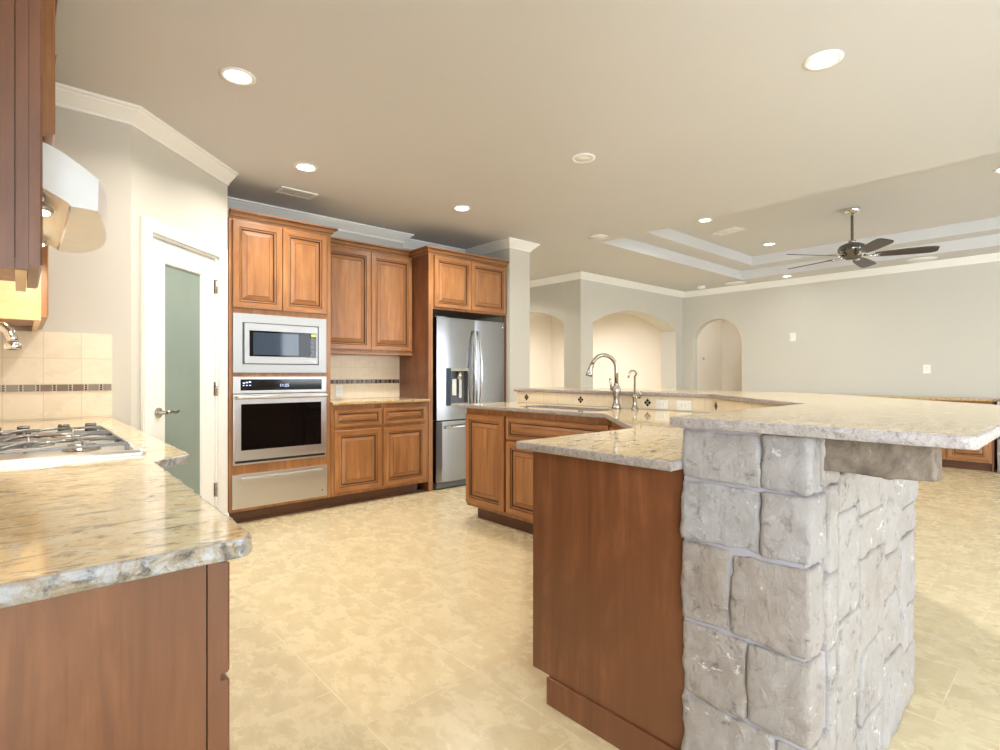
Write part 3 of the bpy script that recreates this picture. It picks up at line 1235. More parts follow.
dp = obj('dispenser', MB().box(d0, 4.470, dz0, d1, 4.489, dz1).box(d0, ybow(3.3) - .002, dz1 - .028, d1, 4.47, dz1 - .001)
         .box(d0, ybow(3.3) - .001, dz0 + .001, d1, 4.47, dz0 + .022).box(d1 - .012, ybow(d1) - .001, dz0, d1 - .001, 4.47, dz1), 'nickel', rf)
obj('control_strip', MB().box(d0 - .052, ybow(3.24) - .004, dz0, d0 + .002, ybow(3.24) + .004, dz1), 'blue_glass', dp)
obj('recess', MB().box(d0 + .012, 4.4665, dz0 + .023, d1 - .013, 4.4695, dz1 - .03), 'grey_plastic', dp)
obj('nozzle', MB().lathe([(.028, -.085), (.028, 0), (.020, 0)], ((d0 + d1) / 2 + .02, 4.437, dz1 - .03), 'z', 18), 'chrome', dp)
obj('paddle', MB().cbox(d0 + .05, 4.440, dz0 + .10, d0 + .105, 4.452, dz0 + .27, .004), 'white_plastic', dp)
obj('water_paddle', MB().cbox(d0 + .135, 4.440, dz0 + .07, d0 + .175, 4.452, dz0 + .27, .004), 'chrome', dp)


def bow_handle(parent, x, z0, z1, sx):
    mb = MB()
    pts = []
    for i in range(17):
        t = i / 16
        s = math.sin(PI * t)
        pts.append((x + sx * .018 * (1 - s), yf0 - .012 - .050 * s ** .6, z0 + (z1 - z0) * t))
    mb.tube(pts, [.010 + .005 * math.sin(PI * i / 16) for i in range(17)], 10)
    return obj('handle', mb, 'chrome', parent)


bow_handle(ld, xm - .045, .76, 1.62, 1)
bow_handle(rd, xm + .045, .76, 1.62, -1)
mb = MB()
pts = []
for i in range(17):
    t = i / 16
    s = math.sin(PI * t)
    pts.append((R0 + .10 + (R1 - R0 - .20) * t, yf0 - .012 - .046 * s ** .5, .625 + .010 * s))
mb.tube(pts, .013, 10)
obj('handle', mb, 'chrome', fd)
obj('badge', MB().box(R1 - .085, yf0 - .0045, RZ - .062, R1 - .03, yf0 - .0005, RZ - .047), 'white_plastic', rd)

# ------------------------------------------------------------------ left run: cooktop counter
LB0 = .854
lb = thing('drawer_cabinet', (-.05, 1.3, 0), 'nearest base cabinet on the left with a plain stained end panel and drawers', 'cabinet')
obj('body', MB().box(XL + .001, LB0 + .019, .10, .2180, 1.752, .8915), 'maple', lb)
obj('end_panel', MB().box(XL + .001, LB0, 0, .1990, LB0 + .0185, .8915), 'cherry', lb)
obj('face_stile', MB().box(.2010, LB0, .10, .2180, LB0 + .0185, .8915), 'cherry', lb)
obj('toe_kick', MB().box(.140, LB0 + .019, 0, .160, 1.752, .0995), 'toe', lb)
for z, h in ((.711, .165), (.425, .276), (.125, .290)):
    raised('drawer_front', lb, (.2182, LB0 + .016, z), (0, 1, 0), (1, 0, 0), .873, h, .7, ('cherry', 'cherry', 'glaze'), .76)
cb_ = thing('cooktop_cabinet', (0, 2.7, 0), 'base cabinet under the gas cooktop projecting past its neighbour', 'cabinet')
obj('body', MB().box(XL + .001, 1.756, .10, .285, 3.655, .8915), 'maple', cb_)
obj('toe_kick', MB().box(.24, 1.76, 0, .26, 3.655, .0995), 'toe', cb_)
for y in (1.79, 2.257, 2.724, 3.19):
    raised('drawer_front', cb_, (.2855, y, .715), (0, 1, 0), (1, 0, 0), .455, .150, .6)
    raised('door', cb_, (.2855, y, .125), (0, 1, 0), (1, 0, 0), .455, .575)
mb = MB()
slab(mb, [(XL + .002, .815), (.262, .815), (.280, 1.715), (.383, 1.800), (.388, 3.656), (XL + .002, 3.656)], CT - .028, CT,
     [0, .035, .012, .02, 0, 0], None, .0045, .010, 3)
tag(obj('countertop', mb, ['granite', 'granite_edge']), 'granite countertop with a chiselled grey edge under the gas cooktop', 'countertop')

eb = thing('tile_backsplash', (.02, 3.65, CT), 'cream tile backsplash on the end wall behind the cooktop counter', 'backsplash')
obj('tile_field', MB().box(XL + .0115, 3.650, CT + .0005, .381, 3.6595, 1.380), tile_mat('travertine_end', .156, .157, 'x', (.0855, -.009, 0)), eb)
accents(eb, (1, 0, 0), (XL + .012, 3.6495, 0), (0, -1, 0), .381 - XL - .012, 1.088, .0655, .034)
lbs = thing('tile_backsplash', (XL, 2.2, CT), 'tile backsplash along the wall behind the gas cooktop', 'backsplash')
obj('tile_field', MB().box(XL + .0005, .83, CT + .0005, XL + .010, 3.649, 1.37), tile_mat('travertine_side', .156, .155, 'y'), lbs)

# gas cooktop
ck = thing('gas_cooktop', (.03, 2.36, CT), 'steel gas cooktop with cast grates set in the granite counter', 'cooktop')
C0, C1, CY0, CY1 = -.235, .280, 1.880, 2.835
mb = MB()
rr = lambda i: [(C0 + i, CY0 + i), (C1 - i, CY0 + i), (C1 - i, CY1 - i), (C0 + i, CY1 - i)]
rings = []
for i, z in ((0, CT + .0005), (0, CT + .008), (.006, CT + .014), (.026, CT + .015), (.034, CT + .008)):
    rings.append([(p.x, p.y, z) for p in resample(rr(i), 5, .02)])
mb.loft(rings, 0, True, False)
obj('tray', mb, 'steel_trim', ck)
zt = CT + .008
burners = [(-.12, 2.055, .045), (.14, 2.055, .036), (.02, 2.28, .055), (-.12, 2.54, .036), (.14, 2.54, .045)]
for bx_, by_, br_ in burners:
    b = obj('burner', MB().lathe([(br_ + .012, 0), (br_ + .010, .006), (br_, .008), (br_, .012)], (bx_, by_, zt), 'z', 24), 'nickel', ck)
    obj('burner_cap', MB().lathe([(br_ * .95, .0121), (br_ * .97, .017), (br_ * .9, .020), (0, .0205)], (bx_, by_, zt), 'z', 24), 'iron', b)
gz = CT + .034
for y0, y1, cen in ((1.945, 2.170, [(-.12, 2.055), (.14, 2.055)]), (2.176, 2.410, [(.02, 2.28)]), (2.416, 2.650, [(-.12, 2.54), (.14, 2.54)])):
    mb = MB()
    x0, x1 = C0 + .035, C1 - .04
    for a, b_ in (((x0, y0), (x1, y0)), ((x1, y0), (x1, y1)), ((x1, y1), (x0, y1)), ((x0, y1), (x0, y0))):
        mb.cbox(min(a[0], b_[0]) - .003, min(a[1], b_[1]) - .003, gz - .009, max(a[0], b_[0]) + .003, max(a[1], b_[1]) + .003, gz, .003)
    for cx, cy in cen:
        for k in range(4):
            ang = k * PI / 2
            dx, dy = math.cos(ang), math.sin(ang)
            lx = (x1 - cx if dx > .5 else cx - x0 if dx < -.5 else 0)
            ly = (y1 - cy if dy > .5 else cy - y0 if dy < -.5 else 0)
            L = max(lx, ly)
            if len(cen) == 2 and ((dx > .5 and cx < 0) or (dx < -.5 and cx > 0)):
                L = .13
            pts = [(cx + dx * .018, cy + dy * .018, gz + .003), (cx + dx * L * .5, cy + dy * L * .5, gz + .004), (cx + dx * L, cy + dy * L, gz - .004)]
            mb.tube(pts, .0042, 6)
    if len(cen) == 2:
        mb.cbox(.006, y0, gz - .012, .014, y1, gz, .003)
    for fx in (x0, x1):
        for fy in (y0, y1):
            mb.cbox(fx - .006, fy - .006, zt, fx + .006, fy + .006, gz - .006, .002)
    # arched carrying bar on the near side of each grate
    pts = [(x0 + .16 + .09 * i / 8, y0 + .02 + .10 * math.sin(PI * i / 16), gz + .006 * math.sin(PI * i / 8)) for i in range(9)]
    mb.tube(pts, .0055, 6)
    obj('grate', mb, 'iron', ck)
for kx in (-.15, -.07, .01, .13, .215):
    k = obj('knob', MB().lathe([(.022, 0), (.022, .004), (.019, .006), (.0185, .026), (.014, .026)], (kx, 2.745, zt), 'z', 20), 'dark', ck)
    obj('knob_cap', MB().lathe([(.0188, .0261), (.0185, .0315), (.013, .0325), (0, .0325)], (kx, 2.745, zt), 'z', 20), 'steel', k)

# wall cabinets on the cooktop wall
uc = thing('wall_cabinet', (-.16, 1.7, 1.375), 'nearest wall cabinet at the top left with a stained end panel', 'cabinet')
obj('body', MB().box(XL + .001, 1.509, 1.40, .012, 1.895, 2.40), 'maple', uc)
obj('end_panel', MB().box(XL + .001, 1.49, 1.375, -.0085, 1.5085, 2.40), 'cherry', uc)
obj('face_stile', MB().box(-.0065, 1.49, 1.375, .0135, 1.5085, 2.40), 'cherry', uc)
obj('bottom_rail', MB().box(-.008, 1.509, 1.375, .012, 1.895, 1.3995), 'pale_wood', uc)
raised('door', uc, (.014, 1.493, 1.385), (0, 1, 0), (1, 0, 0), .40, 1.0, 1, ('cherry', 'cherry', 'glaze'))
crown(uc, [(XL + .001, 1.4895), (.0145, 1.4895), (.0145, 1.895)], 2.4005)
hc = thing('wall_cabinet', (-.14, 2.37, 1.80), 'wall cabinet fixed above the range hood', 'cabinet')
obj('body', MB().box(XL + .001, 1.90, 1.80, .050, 2.835, 2.40), 'maple', hc)
for y in (1.905, 2.37):
    raised('door', hc, (.0505, y, 1.81), (0, 1, 0), (1, 0, 0), .46, .57)
crown(hc, [(.0505, 1.90), (.0505, 2.835)], 2.4005)
fc = thing('wall_cabinet', (-.13, 3.25, 1.375), 'wall cabinet in the corner beyond the range hood', 'cabinet')
obj('body', MB().box(XL + .001, 2.860, 1.40, .064, 3.655, 2.40), 'maple', fc)
obj('end_panel', MB().box(XL + .001, 2.840, 1.375, .064, 2.8595, 2.40), 'pale_wood', fc)  # paler than the other end panels: hood lamp light put into the colour
obj('bottom_rail', MB().box(.044, 2.860, 1.375, .064, 3.655, 1.3995), 'pale_wood', fc)
for y in (2.845, 3.252):
    raised('door', fc, (.0645, y, 1.39), (0, 1, 0), (1, 0, 0), .40, .99)
crown(fc, [(.0645, 2.84), (.0645, 3.655)], 2.4005)

# range hood: bow-fronted body, open underneath
hd = thing('range_hood', (-.08, 2.37, 1.53), 'pale steel range hood with two lit lamps at the upper left', 'range hood')
HY0, HY1 = 1.93, 2.66


def hood_ring(y):
    t = (y - HY0) / (HY1 - HY0)
    bo = .050 * math.sin(PI * t)
    drop = .02 * math.sin(PI * t)
    return bo, drop


N = 16
outer, inner = [], []
for i in range(N + 1):
    y = HY0 + (HY1 - HY0) * i / N
    bo, dr = hood_ring(y)
    X = .170 + bo
    top = [(XL + .001, y, 1.798)] + [(.052 + (X - .052) * k / 8, y, 1.792 - .072 * (k / 8) ** 1.25) for k in range(9)]
    bot = [(X - .002, y, 1.628 - dr), (.108, y, 1.630 - dr), (.104, y, 1.636 - dr), (.085, y, 1.648 - dr), (.045, y, 1.668 - dr), (XL + .001, y, 1.672 - dr)]
    outer.append(top + bot)
mb = MB()
mb.loft(outer, 0, True, False)
obj('shell', mb, 'hood_metal', hd)
mb = MB()
mb.cbox(.104, 1.945, 1.618, .107, 2.58, 1.640, .001)
obj('front_lip', mb, 'nickel', hd)
mb = MB()
mb.box(XL + .02, 1.97, 1.640, .05, 2.62, 1.652)
fl = obj('filter', mb, 'nickel', hd)
for y in (2.02, 2.52):
    mb = MB()
    mb.lathe([(.038, 0), (.040, .012), (.034, .018)], (.035, y, 1.620), 'z', 20)
    lo = obj('lamp', mb, 'steel_trim', hd)
    obj('lamp_lens', MB().lathe([(.0, -.003), (.030, -.001), (.030, .004)], (.035, y, 1.618), 'z', 20), 'hood_lamp', lo)
    ld_ = bpy.data.lights.new('hood_lamp', 'AREA')
    ld_.shape = 'DISK'
    ld_.size = .07
    ld_.energy = 3.0
    ld_.color = (1, .84, .62)
    lo_ = bpy.data.objects.new('hood_light', ld_)
    COL.objects.link(lo_)
    lo_.location = (.035, y, 1.610)

# pot filler tap on the cooktop wall
pf = thing('pot_filler', (XL, 2.35, 1.26), 'chrome folding pot filler tap above the cooktop', 'tap')
mb = MB()
mb.lathe([(.032, .0105), (.032, .018), (.016, .022), (.014, .07)], (XL, 2.35, 1.30), 'x', 18)
obj('flange', mb, 'chrome', pf)
mb = MB()
mb.tube([(XL + .07, 2.35, 1.285), (XL + .07, 2.35, 1.325)], .016, 12)
mb.tube([(XL + .07, 2.35, 1.315), (-.15, 2.44, 1.315), (-.06, 2.40, 1.315)], .011, 10)
obj('arm', mb, 'chrome', pf)
mb = MB()
pts = [(-.06, 2.40, 1.315), (-.040, 2.39, 1.312), (-.026, 2.382, 1.298), (-.019, 2.375, 1.278), (-.017, 2.372, 1.262)]
mb.tube(pts, .015, 12)
mb.lathe([(.016, 0), (.022, -.006), (.022, -.022), (.019, -.024)], (-.017, 2.372, 1.262), 'z', 16)
obj('spout', mb, 'chrome', pf)
obj('outlet_hole', MB().lathe([(.015, -.0245), (.015, -.0235)], (-.017, 2.372, 1.262), 'z', 14), 'dark', pf)

# ------------------------------------------------------------------ island
ie = thing('island_end_cabinet', (1.7, 1.08, 0), 'island base cabinet with a plain stained end panel beside the stone', 'cabinet')
IX = 1.387
obj('body', MB().box(IX + .019, .790, .10, 2.055, 1.355, .8915), 'maple', ie)
mb = MB()
mb.M = Matrix(((0, 0, 1, IX), (1, 0, 0, 0), (0, 1, 0, 0), (0, 0, 0, 1)))
mb.prism([(.772, 0), (1.291, 0), (1.291, .10), (1.372, .10), (1.372, .8915), (.772, .8915)], 0, .0185)
obj('end_panel', mb, 'cherry', ie)
obj('shoe_trim', MB().cbox(IX - .010, .79, 0, IX - .0005, 1.297, .096, .004), 'cherry', ie)
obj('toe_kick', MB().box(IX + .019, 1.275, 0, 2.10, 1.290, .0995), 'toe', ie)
raised('drawer_front', ie, (2.04, 1.3555, .690), (-1, 0, 0), (0, 1, 0), .62, .160, .6)
raised('door', ie, (2.04, 1.3555, .128), (-1, 0, 0), (0, 1, 0), .308, .545)
raised('door', ie, (1.726, 1.3555, .128), (-1, 0, 0), (0, 1, 0), .308, .545)

# angled corner cabinet
cc = thing('corner_cabinet', (2.5, 1.5, 0), 'angled corner base cabinet between the island leg and the sink cabinet', 'cabinet')
obj('body', MB().prism([(2.0585, 1.352), (2.688, 1.982), (3.198, 1.982), (3.198, 1.605), (2.366, .792), (2.0585, .792)], .10, .8915), 'maple', cc)
obj('toe_kick', MB().prism([(2.1005, 1.29), (2.765, 1.954), (2.778, 1.941), (2.1135, 1.277)], 0, .0995), 'toe', cc)
q = Vector((2.688, 1.982, 0)) + Vector((-D45, D45, 0)) * .0005
raised('door', cc, (q.x - .03, q.y - .03, .128), (-D45, -D45, 0), (-D45, D45, 0), .80, .715)

# sink cabinet
SX = 2.712
sc_ = thing('sink_cabinet', (2.95, 2.5, 0), 'sink base cabinet with a false drawer front and doors behind the island end', 'cabinet')
obj('body', MB().box(SX, 1.985, .10, SX + .02, 2.957, .8915).box(SX + .02, 1.985, .10, 3.198, 2.005, .8915).box(SX + .02, 2.937, .10, 3.198, 2.957, .8915)
    .box(SX + .02, 2.005, .10, 3.198, 2.937, .12).box(3.178, 2.005, .12, 3.198, 2.937, .8915), 'maple', sc_)
obj('toe_kick', MB().box(SX + .06, 1.96, 0, SX + .08, 2.957, .0995), 'toe', sc_)
raised('false_drawer_front', sc_, (SX - .0005, 2.945, .678), (0, -1, 0), (-1, 0, 0), .935, .165, .62)
raised('door', sc_, (SX - .0005, 2.945, .128), (0, -1, 0), (-1, 0, 0), .465, .538)
raised('door', sc_, (SX - .0005, 2.475, .128), (0, -1, 0), (-1, 0, 0), .465, .538)
nc = thing('narrow_cabinet', (2.95, 3.2, 0), 'narrow one-door base cabinet at the far end of the sink counter', 'cabinet')
obj('body', MB().box(SX, 2.959, .10, 3.198, 3.436, .8915), 'maple', nc)
obj('toe_kick', MB().box(SX + .06, 2.958, 0, SX + .08, 3.37, .0995).box(SX + .08, 3.355, 0, 3.198, 3.37, .0995), 'toe', nc)
raised('door', nc, (SX - .0005, 3.430, .128), (0, -1, 0), (-1, 0, 0), .462, .717)

# lower worktop with the sink cut-out
hole = resample([(2.775, 2.17), (3.045, 2.17), (3.045, 2.915), (2.775, 2.915)], .03, .06)
mb = MB()
slab(mb, [(1.312, .772), (1.312, 1.388), (2.032, 1.388), (2.645, 2.001), (2.645, 3.468), (3.203, 3.468), (3.203, 1.603), (2.372, .772)], CT - .028, CT,
     [.004, .008, .012, .012, .012, .004, .004, .004], hole, .0022, .012, 11)
tag(obj('island_countertop', mb, ['granite', 'granite_fine_edge']), 'L-shaped lower granite worktop of the island around the sink', 'countertop')
mb = MB()
z0, z1 = CT - .0285, CT - .20
def scl(f, z):
    return [(2.91 + (p.x - 2.91) * f, 2.5425 + (p.y - 2.5425) * f, z) for p in hole]
mb.loft([scl(1.03, z0 - .002), scl(1.0, z0 - .002), scl(.985, z1 + .03), scl(.93, z1), scl(.10, z1 - .004), scl(.10, z1 - .008), scl(.94, z1 - .004), scl(1.0, z1 + .03), scl(1.02, z0 - .006), scl(1.03, z0 - .004)], 0, False, True)
sk = thing('sink', (2.91, 2.54, z1), 'undermount steel sink let into the island worktop', 'sink')
obj('basin', mb, 'steel', sk)
obj('drain', MB().lathe([(.045, 0), (.045, .003), (.035, .004), (.03, -.002)], (2.91, 2.54, z1 - .003), 'z', 20), 'chrome', sk)

# faucets
fa = thing('kitchen_faucet', (3.10, 2.25, CT), 'tall gooseneck pull-down faucet behind the sink', 'faucet')
obj('body', MB().lathe([(.036, 0), (.036, .006), (.030, .012), (.021, .045), (.020, .075), (.030, .115), (.031, .135), (.024, .155), (.017, .165), (.019, .172), (.015, .180)], (3.10, 2.25, CT), 'z', 24), 'nickel', fa)
mb = MB()
pts = [(3.10, 2.25, CT + .175), (3.10, 2.25, CT + .26)]
dx, dy = -.90, .44
R = .095
for i in range(1, 15):
    a = PI * i / 16
    o = R * (1 - math.cos(a))
    pts.append((3.10 + dx * o, 2.25 + dy * o, CT + .275 + R * math.sin(a) * 1.02))
mb.tube(pts, .0135, 14)
obj('spout', mb, 'nickel', fa)
e = pts[-1]
mb = MB()
o = 2 * R + .012
mb.tube([e, (e[0] + dx * .006, e[1] + dy * .006, e[2] - .018), (e[0] + dx * .010, e[1] + dy * .010, e[2] - .022), (e[0] + dx * .022, e[1] + dy * .022, e[2] - .070), (e[0] + dx * .026, e[1] + dy * .026, e[2] - .085)], [.0145, .018, .0145, .022, .024], 14)
obj('spray_head', mb, 'nickel', fa)
mb = MB()
mb.tube([(3.10, 2.25, CT + .125), (3.078, 2.272, CT + .130)], .012, 10)
mb.tube([(3.078, 2.272, CT + .128), (3.073, 2.278, CT + .17), (3.070, 2.282, CT + .212)], [.011, .007, .0085], 10)
obj('lever', mb, 'nickel', fa)
ff = thing('water_filter_tap', (3.10, 2.10, CT), 'slim filtered-water tap to the right of the gooseneck faucet', 'faucet')
obj('body', MB().lathe([(.026, 0), (.022, .008), (.013, .035), (.013, .075), (.016, .080), (.014, .10), (.006, .11)], (3.10, 2.10, CT), 'z', 18), 'nickel', ff)
pts = [(3.10, 2.10, CT + .10), (3.10, 2.10, CT + .225)]
for i in range(1, 13):
    a = PI * i / 12
    o = .030 * (1 - math.cos(a))
    pts.append((3.10 + dx * o, 2.085 + dy * o, CT + .235 + .030 * math.sin(a)))
pts.append((pts[-1][0], pts[-1][1], CT + .215))
obj('spout', MB().tube(pts, .0062, 10), 'nickel', ff)
obj('lever', MB().tube([(3.10, 2.10, CT + .085), (3.083, 2.060, CT + .085)], .007, 8).tube([(3.074, 2.047, CT + .082), (3.068, 2.035, CT + .086), (3.066, 2.030, CT + .13)], .006, 8)
    .tube([(3.083, 2.060, CT + .085), (3.074, 2.047, CT + .082)], .007, 8), 'nickel', ff)

# stone bar base
sb = thing('stone_bar_base', (1.9, .6, 0), 'rough cut limestone bar base carrying the raised granite bar', 'bar base')
ZB = BT - .0285
core = [(1.375, .463), (2.403, .463), (3.489, 1.549), (3.489, 3.362), (3.206, 3.362), (3.206, 1.6035), (2.3725, .770), (1.375, .770)]
obj('mortar_core', MB().prism(core, 0, ZB), 'mortar', sb)
mb = MB()
X0, X1, Y0, Y1 = 1.366, 2.415, .452, .770
G = .0015
Tn = lambda: random.random()
# end face: five courses traced from the photograph; corner stones turn the corner
rows = [(.874, ZB - .004), (.706, .868), (.486, .700), (.280, .480), (.004, .274)]
split = [.560, .560, .640, .596, .53]
wrap = [.07, .12, .10, .09, .14]
lit_tones = [(.9, .95), (1.0, .85), (.25, .2), (.35, .3), (.4, .35)]  # top courses cooler: bluish window light put into the stone colour
for (z0, z1), s, wv, tn in zip(rows, split, wrap, lit_tones):
    stone_block(mb, X0, s + G, z0 + G / 2, X0 + .060, Y1 + .004, z1 - G / 2, tn[0])
    stone_block(mb, X0 - .002, Y0 - .004, z0 + G / 2, X0 + wv, s - G, z1 - G / 2, tn[1])
# long face
cols = [1.366, 1.56, 1.74, 1.98, 2.20, 2.425]
ZT_ = ZB - .004
cuts = [[.0, .20, .47, .66, .88, ZT_], [0, .31, .52, .80, .90, ZT_], [0, .17, .38, .64, .76, ZT_], [0, .26, .45, .58, .83, ZT_], [0, .20, .35, .60, .70, ZT_]]
for k in range(5):
    a, b = cols[k], cols[k + 1]
    for z0, z1 in zip(cuts[k][:-1], cuts[k][1:]):
        aa = a
        if k == 0:
            m = (z0 + z1) / 2
            aa = X0 + .004 + max(w_ for (q0, q1), w_ in zip(rows, wrap) if q0 < z1 - .02 and q1 > z0 + .02)
            if b - aa < .025:
                continue
        if k == 1 and z0 > .85:
            pass
        jit = random.uniform(-.03, .03) if k > 0 else 0
        stone_block(mb, aa + G, Y0 - .004 - random.random() * .008, z0 + G, b - G, Y0 + .05, z1 - G, .3 + .4 * Tn(), .007)
# angled and rear faces toward the living room
old = mb.M
A_, B_ = Vector((2.405, .452, 0)), Vector((3.500, 1.547, 0))
L = (B_ - A_).length
mb.M = Matrix.Translation(A_) @ Matrix.Rotation(PI / 4, 4, 'Z')
z = 0
while z < ZB - .05:
    h = min(random.uniform(.15, .24), ZB - z)
    if ZB - z - h < .08:
        h = ZB - z
    x = .0
    while x < L - .05:
        w = min(random.uniform(.2, .42), L - x)
        if L - x - w < .12:
            w = L - x
        stone_block(mb, x + G, -.006, z + G, x + w - G, .05, z + h - G, .3 + .4 * Tn(), .006, .03)
        x += w
    z += h
mb.M = Matrix.Translation((3.500, 1.547, 0)) @ Matrix.Rotation(PI / 2, 4, 'Z')
L = 3.362 - 1.547
z = 0
while z < ZB - .05:
    h = min(random.uniform(.15, .24), ZB - z)
    if ZB - z - h < .08:
        h = ZB - z
    x = .0
    while x < L - .05:
        w = min(random.uniform(.2, .42), L - x)
        if L - x - w < .12:
            w = L - x
        stone_block(mb, x + G, -.006, z + G, x + w - G, .05, z + h - G, .3 + .4 * Tn(), .006, .035)
        x += w
    z += h
mb.M = old
obj('stone_veneer', mb, 'stone', sb)
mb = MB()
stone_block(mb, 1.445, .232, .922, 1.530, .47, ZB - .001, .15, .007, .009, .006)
obj('corbel', mb, 'shaded_corbel_stone', sb)
# tile face under the bar on the kitchen side
mb = MB()
for a, b in (((3.205, 3.36), (3.205, 1.604)), ((3.205, 1.604), (2.372, .771)), ((2.372, .771), (1.42, .771))):
    a, b = Vector((a[0], a[1], 0)), Vector((b[0], b[1], 0))
    d = (b - a).normalized()
    n = Vector((d.y, -d.x, 0))
    p = [a, b, b + n * .0015 * -1, a + n * -.0015]
    p = [a, b, b + n * .0012, a + n * .0012]
    mb.prism([(v.x, v.y) for v in p], CT + .001, ZB)
tf = obj('tile_face', mb, tile_mat('travertine_bar', .155, .30, 'y', (.03, -.86, 0)), sb)


def diamond(c, n, u, s=.030):
    mb = MB(frame(c, u, n))
    g = .0025
    for i in (-1, 1):
        for (a, b) in ((i, 0), (0, i)):
            cx, cz = a * s * .5, b * s * .5
            q = s * .5 - g
            mb.add([(cx - q, cz, .0), (cx, cz - q, .0), (cx + q, cz, .0), (cx, cz + q, 0), (cx - q, cz, .002), (cx, cz - q, .002), (cx + q, cz, .002), (cx, cz + q, .002)],
                   [(3, 2, 1, 0), (4, 5, 6, 7), (0, 1, 5, 4), (1, 2, 6, 5), (2, 3, 7, 6), (3, 0, 4, 7)], 0)
    o = obj('accent_tile', mb, 'accent_black', tf)


for y in (3.245, 2.656, 2.067):
    diamond((3.2035, y, .966), (-1, 0, 0), (0, -1, 0))
diamond((3.160, 1.561, .966), (-D45, D45, 0), (-D45, -D45, 0))
plate('wall_outlet', (3.2035, 1.955, .958), (0, -1, 0), (-1, 0, 0), .095, .062, 'left of two white outlets on the tile under the raised bar', 'outlet')
plate('wall_outlet', (3.2035, 1.795, .958), (0, -1, 0), (-1, 0, 0), .105, .062, 'right of two white outlets on the tile under the raised bar', 'outlet')

mb = MB()
slab(mb, [(1.338, .800), (2.36, .800), (3.172, 1.612), (3.172, 3.385), (3.85, 3.385), (3.85, 1.29), (2.71, .150), (1.338, .150)], BT - .028, BT,
     [.01, .01, .01, .02, .02, .02, .02, .022], None, .0025, .012, 5)
tag(obj('bar_countertop', mb, ['granite_bar', 'granite_fine_edge']), 'raised angled granite bar top resting on the stone base', 'countertop')

# ------------------------------------------------------------------ living room
lc = thing('low_cabinet', (8.83, 2.1, 0), 'low wooden cabinet run with a granite top along the right wall', 'cabinet')
K0, K1_ = .86, 3.40
obj('body', MB().box(8.62, K0, .10, 9.045, K1_, .838), 'maple', lc)
obj('toe_kick', MB().box(8.66, K0 + .01, 0, 8.68, K1_ - .01, .0995), 'toe', lc)
obj('end_panel', MB().box(8.615, K0 - .018, 0, 9.045, K0 - .0005, .838), 'cherry', lc)
mb = MB()
slab(mb, [(8.585, K0 - .04), (8.585, K1_ + .03), (9.046, K1_ + .03), (9.046, K0 - .04)], .839, .870, .005, None, .001, .03)
obj('top', mb, ['granite', 'granite_gold_edge'], lc)
nD = 6
wD = (K1_ - K0) / nD
for i in range(nD):
    raised('door', lc, (8.6195, K0 + (i + 1) * wD - .015, .13), (0, -1, 0), (-1, 0, 0), wD - .03, .69)
mb = MB()
for k in range(5):
    stone_block(mb, 8.60, K0 - .75 + k * .142, .0, 9.04, K0 - .75 + (k + 1) * .142 - .006, .40, .8, .006, .04)
    stone_block(mb, 8.62, K0 - .75 + k * .142, .405, 9.04, K0 - .75 + (k + 1) * .142 - .006, .80, .9, .006, .04)
hl = thing('stone_ledge', (8.82, .45, 0), 'low pale stone ledge at the right edge beside the low cabinet', 'ledge')
obj('stones', mb, 'stone', hl)
mb = MB()
slab(mb, [(8.58, K0 - .77), (8.58, K0 - .045), (9.046, K0 - .045), (9.046, K0 - .77)], .806, .845, .005, None, .002, .03)
obj('cap_stone', mb, ['granite', 'granite_edge'], hl)

plate('light_switch', (9.049, 3.22, 1.752), (0, -1, 0), (-1, 0, 0), .085, .13, 'white switch plate high on the living room wall', 'switch', None, 'switch')
plate('wall_outlet', (9.049, 1.549, 1.235), (0, -1, 0), (-1, 0, 0), .085, .12, 'white outlet on the living room wall above the low cabinet', 'outlet')
th = thing('door_chime', (9.5, 4.945, 1.40), 'small round white dial on the hall wall inside the arch', 'thermostat')
obj('base_ring', MB().lathe([(.055, -.0005), (.055, -.014), (.042, -.020)], (9.50, 4.9495, 1.46), 'y', 24), 'white_plastic', th)
obj('dial', MB().lathe([(.022, -.0205), (.020, -.026), (0, -.026)], (9.50, 4.9495, 1.46), 'y', 18), 'grey_plastic', th)

